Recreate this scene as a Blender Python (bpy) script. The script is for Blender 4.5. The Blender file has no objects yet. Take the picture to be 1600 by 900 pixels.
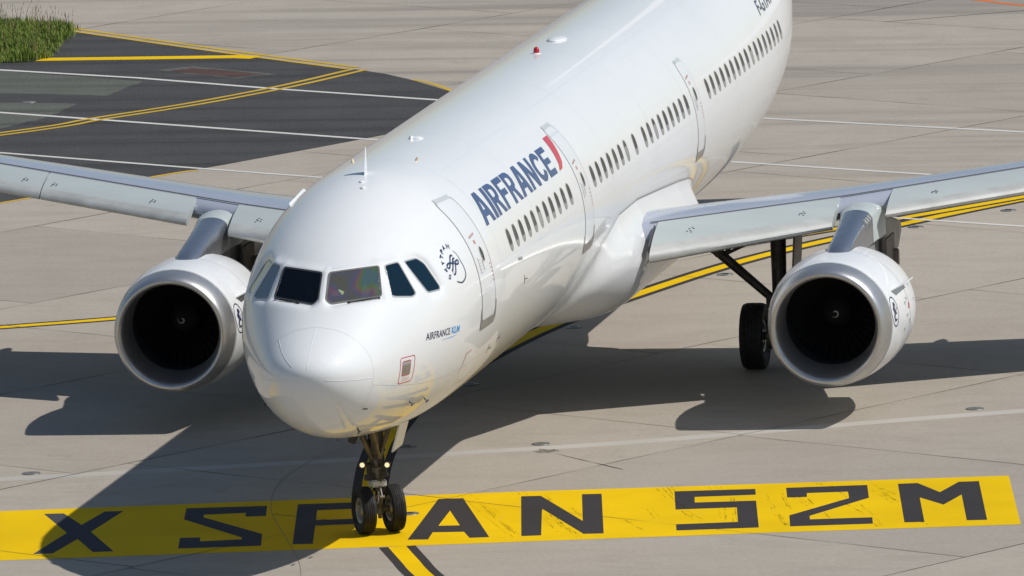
import bpy, bmesh, math, random
import numpy as np
from mathutils import Vector, Matrix
R = math.radians
random.seed(7); rng = np.random.default_rng(7)
sc = bpy.context.scene
col = sc.collection

# ------------------------------------------------------------------ camera
cam = bpy.data.cameras.new("camera"); co = bpy.data.objects.new("camera", cam); col.objects.link(co)
YAW, PIT, ROL = 0.19495, -0.144, -0.0387
fw = Vector((math.cos(PIT)*math.cos(YAW), math.cos(PIT)*math.sin(YAW), math.sin(PIT)))
r_ = fw.cross(Vector((0, 0, 1))).normalized(); u_ = r_.cross(fw)
r2 = r_*math.cos(ROL) + u_*math.sin(ROL); u2 = -r_*math.sin(ROL) + u_*math.cos(ROL)
m = Matrix((r2, u2, -fw)).transposed().to_4x4(); m.translation = Vector((-161.747, -35.2715, 28.6417))
co.matrix_world = m
cam.sensor_width = 36; cam.lens = 36*16697.4/1600; cam.clip_start = 1; cam.clip_end = 5000
sc.camera = co

# ------------------------------------------------------------------ sky, sun, exposure
SUN_DIR = Vector((0.03, -0.794, 1.0)).normalized()      # towards the sun
el = math.asin(SUN_DIR.z); az = math.atan2(SUN_DIR.x, SUN_DIR.y)
w = bpy.data.worlds.new("World"); sc.world = w; w.use_nodes = True
nt = w.node_tree; nt.nodes.clear()
sky = nt.nodes.new('ShaderNodeTexSky'); sky.sky_type = 'NISHITA'; sky.sun_disc = False
sky.sun_elevation = el; sky.sun_rotation = az; sky.air_density = 1.3; sky.dust_density = .5; sky.ozone_density = 3.0; sky.altitude = 100
bg = nt.nodes.new('ShaderNodeBackground'); bg.inputs['Strength'].default_value = 0.068
wo = nt.nodes.new('ShaderNodeOutputWorld')
nt.links.new(sky.outputs[0], bg.inputs[0]); nt.links.new(bg.outputs[0], wo.inputs[0])
sd = bpy.data.lights.new("sun", 'SUN'); sd.energy = 3.75; sd.angle = R(0.53); sd.color = (1.0, 0.965, 0.915)
so = bpy.data.objects.new("sun", sd); col.objects.link(so)
so.rotation_euler = SUN_DIR.to_track_quat('Z', 'Y').to_euler()
sc.view_settings.view_transform = 'Standard'; sc.view_settings.look = 'None'
sc.view_settings.exposure = 0.0; sc.view_settings.gamma = 1.0; sc.view_settings.use_curve_mapping = False

# ------------------------------------------------------------------ materials
class NT:
    def __init__(s, name):
        s.m = bpy.data.materials.new(name); s.m.use_nodes = True
        s.t = s.m.node_tree; s.p = s.t.nodes['Principled BSDF']; s.out = s.t.nodes['Material Output']
    def n(s, typ, **kw):
        nd = s.t.nodes.new(typ)
        for k, v in kw.items():
            if k.startswith('i_'): nd.inputs[k[2:]].default_value = v
            else: setattr(nd, k, v)
        return nd
    def l(s, a, b): s.t.links.new(a, b)
    def coord(s, scale=(1, 1, 1), rot=(0, 0, 0)):
        tc = s.n('ShaderNodeTexCoord'); mp = s.n('ShaderNodeMapping')
        mp.inputs['Scale'].default_value = scale; mp.inputs['Rotation'].default_value = rot
        s.l(tc.outputs['Object'], mp.inputs[0]); return mp.outputs[0]
    def noise(s, vec, scale, detail=6, rough=.6, dist=0):
        n = s.n('ShaderNodeTexNoise'); n.inputs['Scale'].default_value = scale; n.inputs['Detail'].default_value = detail
        n.inputs['Roughness'].default_value = rough; n.inputs['Distortion'].default_value = dist
        s.l(vec, n.inputs['Vector']); return n.outputs['Fac']
    def ramp(s, fac, stops):
        r = s.n('ShaderNodeValToRGB'); e = r.color_ramp.elements
        while len(e) < len(stops): e.new(.5)
        for x, (p, c) in zip(e, stops):
            x.position = p; x.color = (*c, 1) if len(c) == 3 else c
        s.l(fac, r.inputs[0]); return r.outputs[0]
    def mix(s, fac, a, b, mode='MIX'):
        n = s.n('ShaderNodeMix', data_type='RGBA', blend_type=mode)
        for sock, v in ((n.inputs[0], fac), (n.inputs[6], a), (n.inputs[7], b)):
            if hasattr(v, 'links'): s.l(v, sock)
            elif isinstance(v, (int, float)): sock.default_value = v
            else: sock.default_value = (*v, 1)
        return n.outputs[2]
    def set(s, **kw):
        for k, v in kw.items():
            k = k.replace('_', ' ')
            if hasattr(v, 'links'): s.l(v, s.p.inputs[k])
            else: s.p.inputs[k].default_value = (*v, 1) if isinstance(v, tuple) and len(v) == 3 else v
        return s
    def bump(s, h, strength, dist=.01):
        b = s.n('ShaderNodeBump'); b.inputs['Strength'].default_value = strength; b.inputs['Distance'].default_value = dist
        s.l(h, b.inputs['Height']); s.l(b.outputs[0], s.p.inputs['Normal'])

def g3(v): return (v, v, v)
def paint(name, c, var=.04, rough=.25, coat=.6, metal=0., nscale=1.2, stretch=(1, 1, 1), coat_r=.04):
    k = NT(name); v = k.coord(stretch)
    f = k.noise(v, nscale, 8, .65)
    c0 = tuple(x*(1-var*2.0) for x in c); c1 = tuple(min(1, x*(1+var*.6)) for x in c)
    k.set(Base_Color=k.ramp(f, [(.3, c0), (.65, c1)]), Metallic=metal)
    k.set(Roughness=k.ramp(f, [(.3, g3(rough*1.3)), (.7, g3(rough*.85))]), Coat_Weight=coat, Coat_Roughness=coat_r)
    return k.m

def aircraft_white():
    k = NT('white_fuselage_paint'); v = k.coord((.25, 1, 1))
    a = k.noise(v, 1.0, 8, .62); b = k.noise(k.coord((.5, 3, 6)), 2.2, 6, .7)
    base = k.ramp(a, [(.25, (.745, .757, .755)), (.7, (.79, .80, .797))])
    k.set(Base_Color=k.mix(k.ramp(b, [(.55, g3(0)), (.8, g3(.28))]), base, (.66, .65, .60)))
    k.set(Roughness=.5, Specular_IOR_Level=.15, Coat_Weight=.8, Coat_Roughness=.045, Coat_IOR=1.5)
    return k.m

M = {}
M['white'] = aircraft_white()
M['white_plain'] = paint('white_gloss_paint', (.77, .785, .79), .03, .4, .5)
M['door_white'] = paint('door_white_paint', (.755, .77, .775), .02, .5, .8, coat_r=.02)
M['navy'] = paint('navy_lettering', (.032, .066, .20), .05, .3)
M['dark_navy'] = paint('dark_navy_lettering', (.02, .03, .09), .05, .3)
M['sky_blue'] = paint('light_blue_lettering', (.05, .35, .75), .05, .3)
M['red'] = paint('red_accent', (.65, .03, .05), .05, .3)
M['pale_red'] = paint('pale_red_stencil', (.62, .25, .24), .05, .3)
M['grey_line'] = paint('grey_outline', (.36, .37, .38), .05, .4)
M['dark_line'] = paint('dark_seam', (.10, .10, .10), .05, .5, 0)
M['door_head'] = paint('pale_door_header', (.56, .585, .59), .04, .4)
M['seam'] = paint('soft_seam', (.67, .68, .675), .05, .4)
M['stencil'] = paint('grey_stencil', (.40, .44, .44), .05, .4)
M['scuff'] = paint('door_sill_scuff_plate', (.27, .25, .225), .1, .45, .2)
M['static'] = paint('bare_plate', (.33, .30, .27), .08, .4, .2, .4)
M['wing_grey'] = paint('light_grey_wing_paint', (.40, .43, .50), .06, .22, .7, 0, 1.5, (1, .25, 1))
M['slat'] = paint('slat_paint', (.47, .515, .50), .05, .4, .25, 0, 1.5, (1, .25, 1))
M['slat_edge'] = paint('bare_slat_nose', (.60, .60, .56), .14, .42, .1, .25, 2.5, (1, .5, 1))
M['lip'] = paint('brushed_aluminium_lip', (.60, .59, .575), .08, .36, 0, .9, 2)
M['bright_metal'] = paint('polished_pylon_metal', (.44, .46, .50), .10, .28, .2, .9, 4)
M['nacelle'] = paint('nacelle_white_paint', (.765, .775, .775), .05, .4, .5, 0, 2.2)
M['pylon_side'] = paint('pylon_side_paint', (.26, .25, .235), .12, .45, .1)
M['liner'] = paint('inlet_liner', (.05, .05, .055), .1, .4, 0, .2)
M['blade'] = paint('fan_blade_titanium', (.06, .06, .065), .1, .35, 0, .8)
M['black'] = paint('matt_black', (.012, .012, .013), .1, .6, 0)
M['spiral'] = paint('spinner_white', (.5, .5, .49), .02, .4, .2)
M['rubber'] = paint('tyre_rubber', (.011, .011, .012), .25, .7, 0, 0, 9)
M['rim'] = paint('wheel_rim', (.36, .35, .33), .12, .4, .1, .3, 7)
M['gear'] = paint('gear_steel', (.17, .15, .125), .25, .4, .1, .35, 6)
M['gear_dark'] = paint('greasy_gear', (.05, .046, .042), .3, .45, .1, .2, 6)
M['gear_silver'] = paint('gear_white_band', (.55, .55, .52), .1, .4, .1)
M['chrome'] = paint('oleo_chrome', (.8, .8, .8), .03, .08, 0, 1.)
M['brown'] = paint('dusty_door_inner', (.20, .165, .14), .15, .55, 0)
M['antenna_yellow'] = paint('small_yellow_fairing', (.60, .45, .22), .05, .4)
M['beacon_red'] = paint('beacon_red_glass', (.55, .01, .02), .03, .1, 1.)
M['cockpit_dark'] = paint('cockpit_liner', (.018, .02, .024), .1, .7, 0)
M['cockpit_grey'] = paint('glareshield_vinyl', (.035, .037, .042), .1, .6, 0)
M['paper_yellow'] = paint('yellow_paper', (.62, .68, .34), .03, .6, 0)
M['paper_mint'] = paint('mint_paper', (.45, .68, .62), .03, .6, 0)
M['skin'] = paint('skin_tone', (.45, .28, .2), .05, .5, 0)
M['shirt'] = paint('white_shirt', (.6, .62, .65), .05, .7, 0)
M['hair'] = paint('dark_hair', (.02, .015, .012), .1, .6, 0)
M['rubber_seal'] = paint('window_seal', (.06, .06, .06), .1, .5, .1)
M['light_seal'] = paint('grey_window_frame', (.33, .34, .34), .06, .4, .2)
M['blind'] = paint('window_reveal', (.30, .30, .285), .08, .4, .4)

def cabin_glass():
    k = NT('cabin_window_glass'); f = k.noise(k.coord((1, 1, 1.8), (.5, .3, 0)), 3.2, 3, .5)
    k.set(Base_Color=k.ramp(f, [(.35, (.012, .015, .019)), (.52, (.028, .034, .04)), (.66, (.08, .085, .09))]), Roughness=.25, Specular_IOR_Level=.25, Coat_Weight=.25, Coat_Roughness=.03); return k.m
M['cabin_glass'] = cabin_glass()

def cockpit_glass(name, tint, rainbow=False, gl=.12, sky_refl=0):
    k = NT(name)
    tr = k.n('ShaderNodeBsdfTransparent'); gb = k.n('ShaderNodeBsdfGlossy'); gb.inputs['Roughness'].default_value = .02
    tr.inputs[0].default_value = (*tint, 1)
    lw = k.n('ShaderNodeFresnel'); lw.inputs[0].default_value = 1.5
    ad = k.n('ShaderNodeMath', operation='ADD'); k.l(lw.outputs[0], ad.inputs[0]); ad.inputs[1].default_value = gl
    mx = k.n('ShaderNodeMixShader'); k.l(ad.outputs[0], mx.inputs[0]); k.l(tr.outputs[0], mx.inputs[1]); k.l(gb.outputs[0], mx.inputs[2])
    out = mx.outputs[0]
    if sky_refl:         # blue sky reflection painted into the pane as diffuse colour
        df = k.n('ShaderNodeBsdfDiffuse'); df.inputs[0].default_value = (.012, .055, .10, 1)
        m3 = k.n('ShaderNodeMixShader'); m3.inputs[0].default_value = sky_refl; k.l(out, m3.inputs[1]); k.l(df.outputs[0], m3.inputs[2]); out = m3.outputs[0]
    if rainbow:      # stress colours of the laminated, heated pane: a thin tinted film
        v = k.coord(); f = k.noise(v, 1.5, 0, .5, .9)
        c = k.ramp(f, [(.28, (.09, .095, .085)), (.36, (.08, .10, .14)), (.41, (.075, .14, .15)), (.45, (.09, .15, .075)), (.49, (.15, .125, .08)), (.53, (.15, .085, .125)), (.58, (.09, .095, .15)), (.66, (.10, .10, .08))])
        df = k.n('ShaderNodeBsdfDiffuse'); k.l(k.mix(1., c, (1.9, 1.9, 1.9), 'MULTIPLY'), df.inputs[0])
        m3 = k.n('ShaderNodeMixShader'); m3.inputs[0].default_value = .62; k.l(out, m3.inputs[2]); k.l(df.outputs[0], m3.inputs[1]); out = m3.outputs[0]
    k.l(out, k.out.inputs[0]); return k.m
M['glass'] = cockpit_glass('cockpit_glass', (.22, .25, .30), False, .02)
M['glass_pale'] = cockpit_glass('cockpit_side_glass_pale', (.25, .3, .33), False, .30)
M['glass_rainbow'] = cockpit_glass('cockpit_glass_film', (.95, .97, .97), True, .02)
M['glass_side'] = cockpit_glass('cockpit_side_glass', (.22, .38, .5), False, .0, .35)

def lamp_mat():
    k = NT('landing_lamp'); k.set(Base_Color=(.9, .85, .7), Emission_Color=(1., .70, .38), Emission_Strength=1.0, Roughness=.2); return k.m
M['lamp'] = lamp_mat()

def concrete():
    k = NT('apron_concrete')
    A = .56
    big = k.noise(k.coord(), .035, 4, .55, .4)
    med = k.noise(k.coord((.5, 1.0, 1), (0, 0, R(28))), .45, 9, .72, .5)
    strk = k.noise(k.coord((1.1, .42, 1), (0, 0, R(-25))), .9, 10, .75, .8)
    fine = k.noise(k.coord(), 11, 5, .7)
    c = k.ramp(big, [(.3, (.355, .310, .248)), (.7, (.415, .368, .302))])
    c = k.mix(k.ramp(med, [(.3, g3(0)), (.75, g3(1))]), c, (.455, .408, .338))
    at = k.n('ShaderNodeAttribute'); at.attribute_name = 'tone'
    c = k.mix(at.outputs['Fac'], c, (.25, .215, .18))
    c = k.mix(k.ramp(strk, [(.47, g3(0)), (.74, g3(.48))]), c, (.215, .18, .145))
    # old rubber bands across the taxiway, following the traffic
    sep = k.n('ShaderNodeSeparateXYZ'); k.l(k.coord((1, 1, 1), (0, 0, R(25.9))), sep.inputs[0])
    wv = k.noise(k.coord((.55, .03, 1), (0, 0, R(25.9))), .8, 5, .6)
    mr = k.n('ShaderNodeMapRange'); mr.interpolation_type = 'SMOOTHSTEP'; mr.inputs[1].default_value = 38; mr.inputs[2].default_value = 46; k.l(sep.outputs[0], mr.inputs[0])
    mm = k.n('ShaderNodeMath', operation='MULTIPLY'); k.l(mr.outputs[0], mm.inputs[0]); k.l(k.ramp(wv, [(.46, g3(0)), (.62, g3(.8))]), mm.inputs[1])
    c = k.mix(mm.outputs[0], c, (.19, .17, .15))
    spots = k.noise(k.coord(), .9, 3, .5)
    c = k.mix(k.ramp(spots, [(.68, g3(0)), (.78, g3(.5))]), c, (.22, .19, .16))
    sp2 = k.noise(k.coord(), 4.5, 2, .5); c = k.mix(k.ramp(sp2, [(.76, g3(0)), (.80, g3(.6))]), c, (.13, .11, .095))
    c = k.mix(.35, c, k.mix(k.ramp(fine, [(.3, g3(0)), (.7, g3(1))]), (.27, .235, .195), (.44, .39, .335)))
    k.set(Base_Color=c, Roughness=.85, Specular_IOR_Level=.25)
    k.bump(fine, .25, .01); return k.m
M['concrete'] = concrete()
def asphalt(name, a, b):
    k = NT(name); n = k.noise(k.coord(), .7, 7, .65); fine = k.noise(k.coord(), 14, 4, .7)
    st = k.noise(k.coord((1.0, .035, 1), (0, 0, R(25.9))), 1.0, 6, .7)
    c = k.mix(k.ramp(n, [(.3, g3(0)), (.7, g3(1))]), a, b)
    c = k.mix(k.ramp(st, [(.46, g3(0)), (.66, g3(.75))]), c, tuple(x*.42 for x in a))
    c = k.mix(.3, c, k.mix(k.ramp(fine, [(.35, g3(0)), (.65, g3(1))]), tuple(x*.5 for x in a), tuple(x*1.6 for x in b)))
    k.set(Base_Color=c, Roughness=.85, Specular_IOR_Level=.25); k.bump(fine, .3, .01); return k.m
M['asphalt'] = asphalt('asphalt', (.047, .045, .0445), (.072, .069, .067))
M['old_patch'] = asphalt('old_greenish_concrete', (.085, .09, .075), (.12, .125, .105))
M['red_patch'] = asphalt('dark_red_patch', (.075, .042, .036), (.10, .055, .045))
M['soil'] = asphalt('grass_soil', (.04, .05, .018), (.06, .065, .03))
def road_paint(name, c, wear=.30, under=(.36, .33, .29), nsc=3.5, marks=True):
    k = NT(name); n = k.noise(k.coord((.5, 1, 1), (0, 0, R(35))), nsc, 8, .75); n2 = k.noise(k.coord(), .5, 4, .5)
    a = tuple(x*.90 for x in c); b = tuple(min(1, x*1.05) for x in c)
    cc = k.mix(k.ramp(n2, [(.3, g3(0)), (.7, g3(1))]), a, b)
    if wear: cc = k.mix(k.ramp(n, [(.60, g3(0)), (.80, g3(wear))]), cc, under)
    if marks:
        s = k.noise(k.coord((.12, 3.2, 1), (0, 0, R(-24))), 2.2, 6, .8)
        cc = k.mix(k.ramp(s, [(.66, g3(0)), (.76, g3(.75))]), cc, (.10, .08, .04))
    k.set(Base_Color=cc, Roughness=.8, Specular_IOR_Level=.1); return k.m
M['yellow'] = road_paint('yellow_marking_paint', (.76, .485, .0))
M['yellow_old'] = road_paint('worn_yellow_marking_paint', (.56, .37, .045), .5)
M['black_paint'] = road_paint('charcoal_marking_paint', (.045, .041, .041), .35, (.13, .11, .09), 5, False)
M['charcoal_shaded'] = road_paint('shaded_charcoal_paint', (.062, .064, .075), .5, (.14, .13, .12), 4, False)  # worn charcoal; skylit shade on the left letters put into its colour
M['white_line'] = road_paint('white_marking_paint', (.60, .58, .54), .6, (.30, .28, .25), 5, False)
M['pale_line'] = road_paint('faded_white_paint', (.45, .42, .375), .8, (.38, .35, .31), 3, False)
M['orange'] = road_paint('orange_marking_paint', (.65, .16, .03), .3)
M['joint'] = road_paint('joint_sealant', (.085, .072, .06), .7, (.24, .215, .175), 9, False)
M['faint_track'] = road_paint('faint_rubber_track', (.24, .215, .18), .6, (.33, .30, .25), 9, False)
M['ins_metal'] = paint('inset_light_metal', (.22, .215, .20), .2, .45, 0, .4, 8)
M['ins_dark'] = paint('inset_light_glass', (.05, .05, .05), .2, .3, 0)
M['brown_stain'] = paint('brown_stain', (.20, .165, .13), .15, .8, 0)
def rubber_mark():
    k = NT('rubber_streak'); tr = k.n('ShaderNodeBsdfTransparent'); df = k.n('ShaderNodeBsdfDiffuse'); df.inputs[0].default_value = (.03, .026, .02, 1)
    f = k.noise(k.coord(), 6, 5, .7); mx = k.n('ShaderNodeMixShader'); k.l(k.ramp(f, [(.38, g3(.05)), (.62, g3(.55))]), mx.inputs[0]); k.l(tr.outputs[0], mx.inputs[1]); k.l(df.outputs[0], mx.inputs[2]); k.l(mx.outputs[0], k.out.inputs[0]); return k.m
M['rubber_mark'] = rubber_mark()
def grassm(name, a, b):
    k = NT(name); n = k.noise(k.coord(), 1.6, 5, .6)
    k.set(Base_Color=k.ramp(n, [(.3, a), (.7, b)]), Roughness=.7, Specular_IOR_Level=.2); return k.m
M['grass'] = grassm('grass_blades', (.13, .20, .025), (.27, .34, .075))
M['seed'] = grassm('seed_heads', (.20, .15, .07), (.28, .22, .11))

# ------------------------------------------------------------------ helpers
def tag(o, label=None, cat=None, group=None, kind=None):
    if label: o['label'] = label
    if cat: o['category'] = cat
    if group: o['group'] = group
    if kind: o['kind'] = kind
    return o
def empty(name, loc=(0, 0, 0), parent=None):
    o = bpy.data.objects.new(name, None); o.location = loc; o.empty_display_size = .3; col.objects.link(o)
    if parent: o.parent = parent
    return o
def mk(name, verts, faces, mat, parent=None, smooth=True, mats=None, fmat=None):
    me = bpy.data.meshes.new(name); me.from_pydata([tuple(map(float, v)) for v in verts], [], [tuple(map(int, f)) for f in faces])
    for mm_ in (mats or [mat]): me.materials.append(M[mm_])
    if smooth: me.polygons.foreach_set('use_smooth', [True]*len(me.polygons))
    if fmat is not None: me.polygons.foreach_set('material_index', [int(i) for i in fmat])
    me.update(); o = bpy.data.objects.new(name, me); col.objects.link(o)
    if parent: o.parent = parent
    return o
def frombm(name, bm, mat, parent=None, smooth=False, autos=None):
    me = bpy.data.meshes.new(name); bm.to_mesh(me); bm.free()
    for mm_ in (mat if isinstance(mat, (list, tuple)) else [mat]): me.materials.append(M[mm_])
    if smooth or autos: me.polygons.foreach_set('use_smooth', [True]*len(me.polygons))
    o = bpy.data.objects.new(name, me); col.objects.link(o)
    if autos: 
        try: me.set_sharp_from_angle(angle=R(autos))
        except Exception: pass
    if parent: o.parent = parent
    return o
def fix(o):
    bm = bmesh.new(); bm.from_mesh(o.data); bmesh.ops.recalc_face_normals(bm, faces=bm.faces); bm.to_mesh(o.data); bm.free(); return o
def tube(bm, a, b, ra, rb=None, seg=14, caps=True):
    rb = ra if rb is None else rb; a = Vector(a); b = Vector(b); d = (b-a).normalized()
    s = d.orthogonal().normalized(); t = d.cross(s)
    A = [bm.verts.new(a+(s*math.cos(i*2*math.pi/seg)+t*math.sin(i*2*math.pi/seg))*ra) for i in range(seg)]
    B = [bm.verts.new(b+(s*math.cos(i*2*math.pi/seg)+t*math.sin(i*2*math.pi/seg))*rb) for i in range(seg)]
    for i in range(seg): bm.faces.new((A[i], A[(i+1) % seg], B[(i+1) % seg], B[i]))
    if caps: bm.faces.new(A[::-1]); bm.faces.new(B)
def box(bm, c, s, rot=None, bev=0):
    r = bmesh.ops.create_cube(bm, size=1.0, matrix=Matrix.Translation(Vector(c)) @ (rot.to_4x4() if rot else Matrix()) @ Matrix.Diagonal((*s, 1)))
    if bev:
        es = list({e for v in r['verts'] for e in v.link_edges}); bmesh.ops.bevel(bm, geom=es, offset=bev, segments=2, affect='EDGES')
def lathe(name, prof, mat, parent, c=(0, 0, 0), axis='X', seg=72, sy=None, a0=0, dz=None):
    """prof: list of (dx, r) turned round the X axis"""
    V = []; F = []
    for j, (dx, rr) in enumerate(prof):
        for i in range(seg):
            t = 2*math.pi*i/seg
            ky = sy(dx) if sy else (1, 1)
            if axis == 'X': V.append((c[0]+dx, c[1]+rr*ky[0]*math.cos(t), c[2]+rr*(ky[1])*math.sin(t)+(dz(j, dx) if dz else 0)))
            else: V.append((c[0]+rr*math.cos(t), c[1]+dx, c[2]+rr*math.sin(t)))
    for j in range(len(prof)-1):
        for i in range(seg): F.append((j*seg+i, j*seg+(i+1) % seg, (j+1)*seg+(i+1) % seg, (j+1)*seg+i))
    return fix(mk(name, V, F, mat, parent))
def sheet(name, rings, z, mat, holes=(), kind='structure', parent=None):
    """flat painted area: outer polygon plus holes, triangulated"""
    z = z*.3; bm = bmesh.new(); es = []
    for rg in [rings]+list(holes):
        vs = [bm.verts.new((x, y, z)) for x, y in rg]
        es += [bm.edges.new((vs[i], vs[(i+1) % len(vs)])) for i in range(len(vs))]
    bmesh.ops.triangle_fill(bm, use_beauty=True, edges=es, normal=(0, 0, 1))
    for f in bm.faces:
        if f.normal.z < 0: f.normal_flip()
    o = frombm(name, bm, mat, parent)
    if kind: o['kind'] = kind
    return o
def catmull(P, n=8):
    P = [np.array(p, float) for p in P]; out = []
    Q = [2*P[0]-P[1]]+P+[2*P[-1]-P[-2]]
    for i in range(1, len(Q)-2):
        a, b, c, d = Q[i-1:i+3]
        for k in range(n):
            t = k/n; out.append(.5*((2*b)+(c-a)*t+(2*a-5*b+4*c-d)*t*t+(3*b-3*c+d-a)*t**3))
    out.append(P[-1]); return out
def ribbon_pts(P, w, off=0):
    P = [np.array(p, float) for p in P]; L = []; Rr = []
    for i, p in enumerate(P):
        d = P[min(i+1, len(P)-1)]-P[max(i-1, 0)]; d /= np.linalg.norm(d); n = np.array([-d[1], d[0]])
        ww = w[i] if hasattr(w, '__len__') else w
        L.append(p+n*(off+ww/2)); Rr.append(p+n*(off-ww/2))
    return L, Rr
def line(name, P, w, z, mat, smooth=6, off=0, kind='structure'):
    z = z*.3
    if smooth: P = catmull(P, smooth)
    L, Rr = ribbon_pts(P, w, off); n = len(L)
    V = [(*p[:2], z) for p in L]+[(*p[:2], z) for p in Rr]
    F = [(i, n+i, n+i+1, i+1) for i in range(n-1)]
    o = fix(mk(name, V, F, mat, smooth=False))
    if o.data.polygons[0].normal.z < 0: o.data.flip_normals()
    if kind: o['kind'] = kind
    return o
GLY={"X":[[7.116,6.068],[7.151,5.744],[6.013,5.175],[7.314,5.086],[7.35,4.778],[5.342,4.863],[3.469,4.052],[3.405,4.381],[4.658,4.926],[3.306,5.02],[3.241,5.335],[5.248,5.243]],"S":[[7.579,3.768],[7.768,2.447],[6.775,2.254],[6.725,2.585],[7.088,2.658],[6.938,3.33],[6.676,3.279],[5.045,1.945],[3.919,1.718],[3.692,3.038],[4.711,3.235],[4.743,2.904],[4.365,2.829],[4.537,2.174],[4.72,2.214],[6.481,3.563]],"P":[[7.906,1.959],[8.121,0.662],[5.994,0.238],[5.814,1.227],[4.073,0.9],[4.036,1.226]],"P_hole":[[7.308,1.509],[7.439,0.834],[6.47,0.644],[6.34,1.325]],"A":[[8.336,-0.316],[8.402,-0.719],[4.613,-1.892],[4.551,-1.58],[5.133,-1.375],[5.101,-0.866],[4.422,-0.923],[4.403,-0.59]],"A_hole":[[7.182,-0.74],[5.748,-1.187],[5.73,-0.834]],"N":[[8.552,-1.662],[8.587,-1.986],[6.105,-3.147],[8.719,-2.65],[8.754,-2.973],[4.899,-3.713],[4.864,-3.389],[7.325,-2.245],[4.751,-2.716],[4.686,-2.403]],"five":[[8.944,-4.157],[9.129,-5.474],[8.558,-5.581],[8.376,-4.595],[7.825,-4.691],[7.975,-5.682],[5.374,-6.166],[5.132,-4.862],[5.728,-4.749],[5.922,-5.731],[7.33,-5.473],[7.149,-4.491]],"two":[[9.22,-5.974],[9.453,-7.287],[8.186,-7.516],[6.464,-6.816],[6.125,-6.876],[6.288,-7.87],[5.675,-7.977],[5.463,-6.661],[6.522,-6.473],[8.167,-7.191],[8.799,-7.072],[8.683,-6.408],[8.304,-6.47],[8.254,-6.152]],"M":[[9.544,-7.784],[9.61,-8.101],[8.691,-8.612],[9.71,-8.77],[9.761,-9.097],[5.976,-9.789],[5.942,-9.462],[8.441,-9.007],[7.467,-8.855],[8.185,-8.354],[5.814,-8.794],[5.779,-8.474]]}
SKY={"f1":[[3.957,4.683],[3.9,4.692],[3.849,4.672],[3.785,4.626],[3.727,4.579],[3.655,4.535],[3.612,4.528],[3.583,4.546],[3.596,4.571],[3.651,4.591],[3.725,4.594],[3.821,4.581],[3.892,4.564],[3.964,4.544],[4.034,4.547],[4.075,4.583],[4.044,4.597],[3.984,4.592],[3.934,4.567],[3.883,4.519],[3.817,4.455],[3.759,4.418],[3.717,4.413],[3.694,4.423]],"f2":[[3.978,4.636],[3.936,4.64],[3.885,4.62],[3.833,4.573],[3.768,4.518],[3.716,4.484],[3.682,4.483]],"ring":[[4.064,4.746],[4.125,4.695],[4.153,4.617],[4.172,4.54],[4.19,4.473],[4.185,4.39],[4.136,4.324],[4.024,4.276],[3.904,4.258],[3.81,4.272],[3.712,4.3]],"S":[[3.574,4.409],[3.542,4.434],[3.491,4.412],[3.534,4.389],[3.5,4.372],[3.452,4.392]],"K":[[3.444,4.535],[3.526,4.494]],"K2":[[3.531,4.546],[3.485,4.514],[3.475,4.487]],"Y":[[3.486,4.657],[3.501,4.625],[3.554,4.622]],"Y2":[[3.501,4.625],[3.461,4.61]],"T":[[3.519,4.708],[3.609,4.747]],"T2":[[3.565,4.728],[3.619,4.699]],"E":[[3.739,4.813],[3.68,4.808],[3.662,4.769],[3.696,4.75]],"E2":[[3.675,4.789],[3.731,4.791]],"A":[[3.794,4.796],[3.849,4.857],[3.864,4.804]],"A2":[[3.813,4.818],[3.857,4.823]],"M":[[3.933,4.803],[3.988,4.866],[3.991,4.822],[4.055,4.856],[4.006,4.789]]}
BAND=[[7.418,6.887],[8.219,2.733],[9.007,-1.422],[9.647,-5.601],[10.297,-9.514],[5.53,-10.399],[4.877,-6.398],[4.135,-2.356],[3.392,1.688],[2.672,5.741]]
INS=[[13.887,-0.984],[13.144,-1.213],[11.204,7.257],[17.288,-7.917],[27.016,0.88],[20.452,1.517],[13.722,1.287],[6.906,-0.12],[33.469,-0.803],[39.478,-3.497],[41.624,-4.985],[60.07,18.957]]
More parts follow.
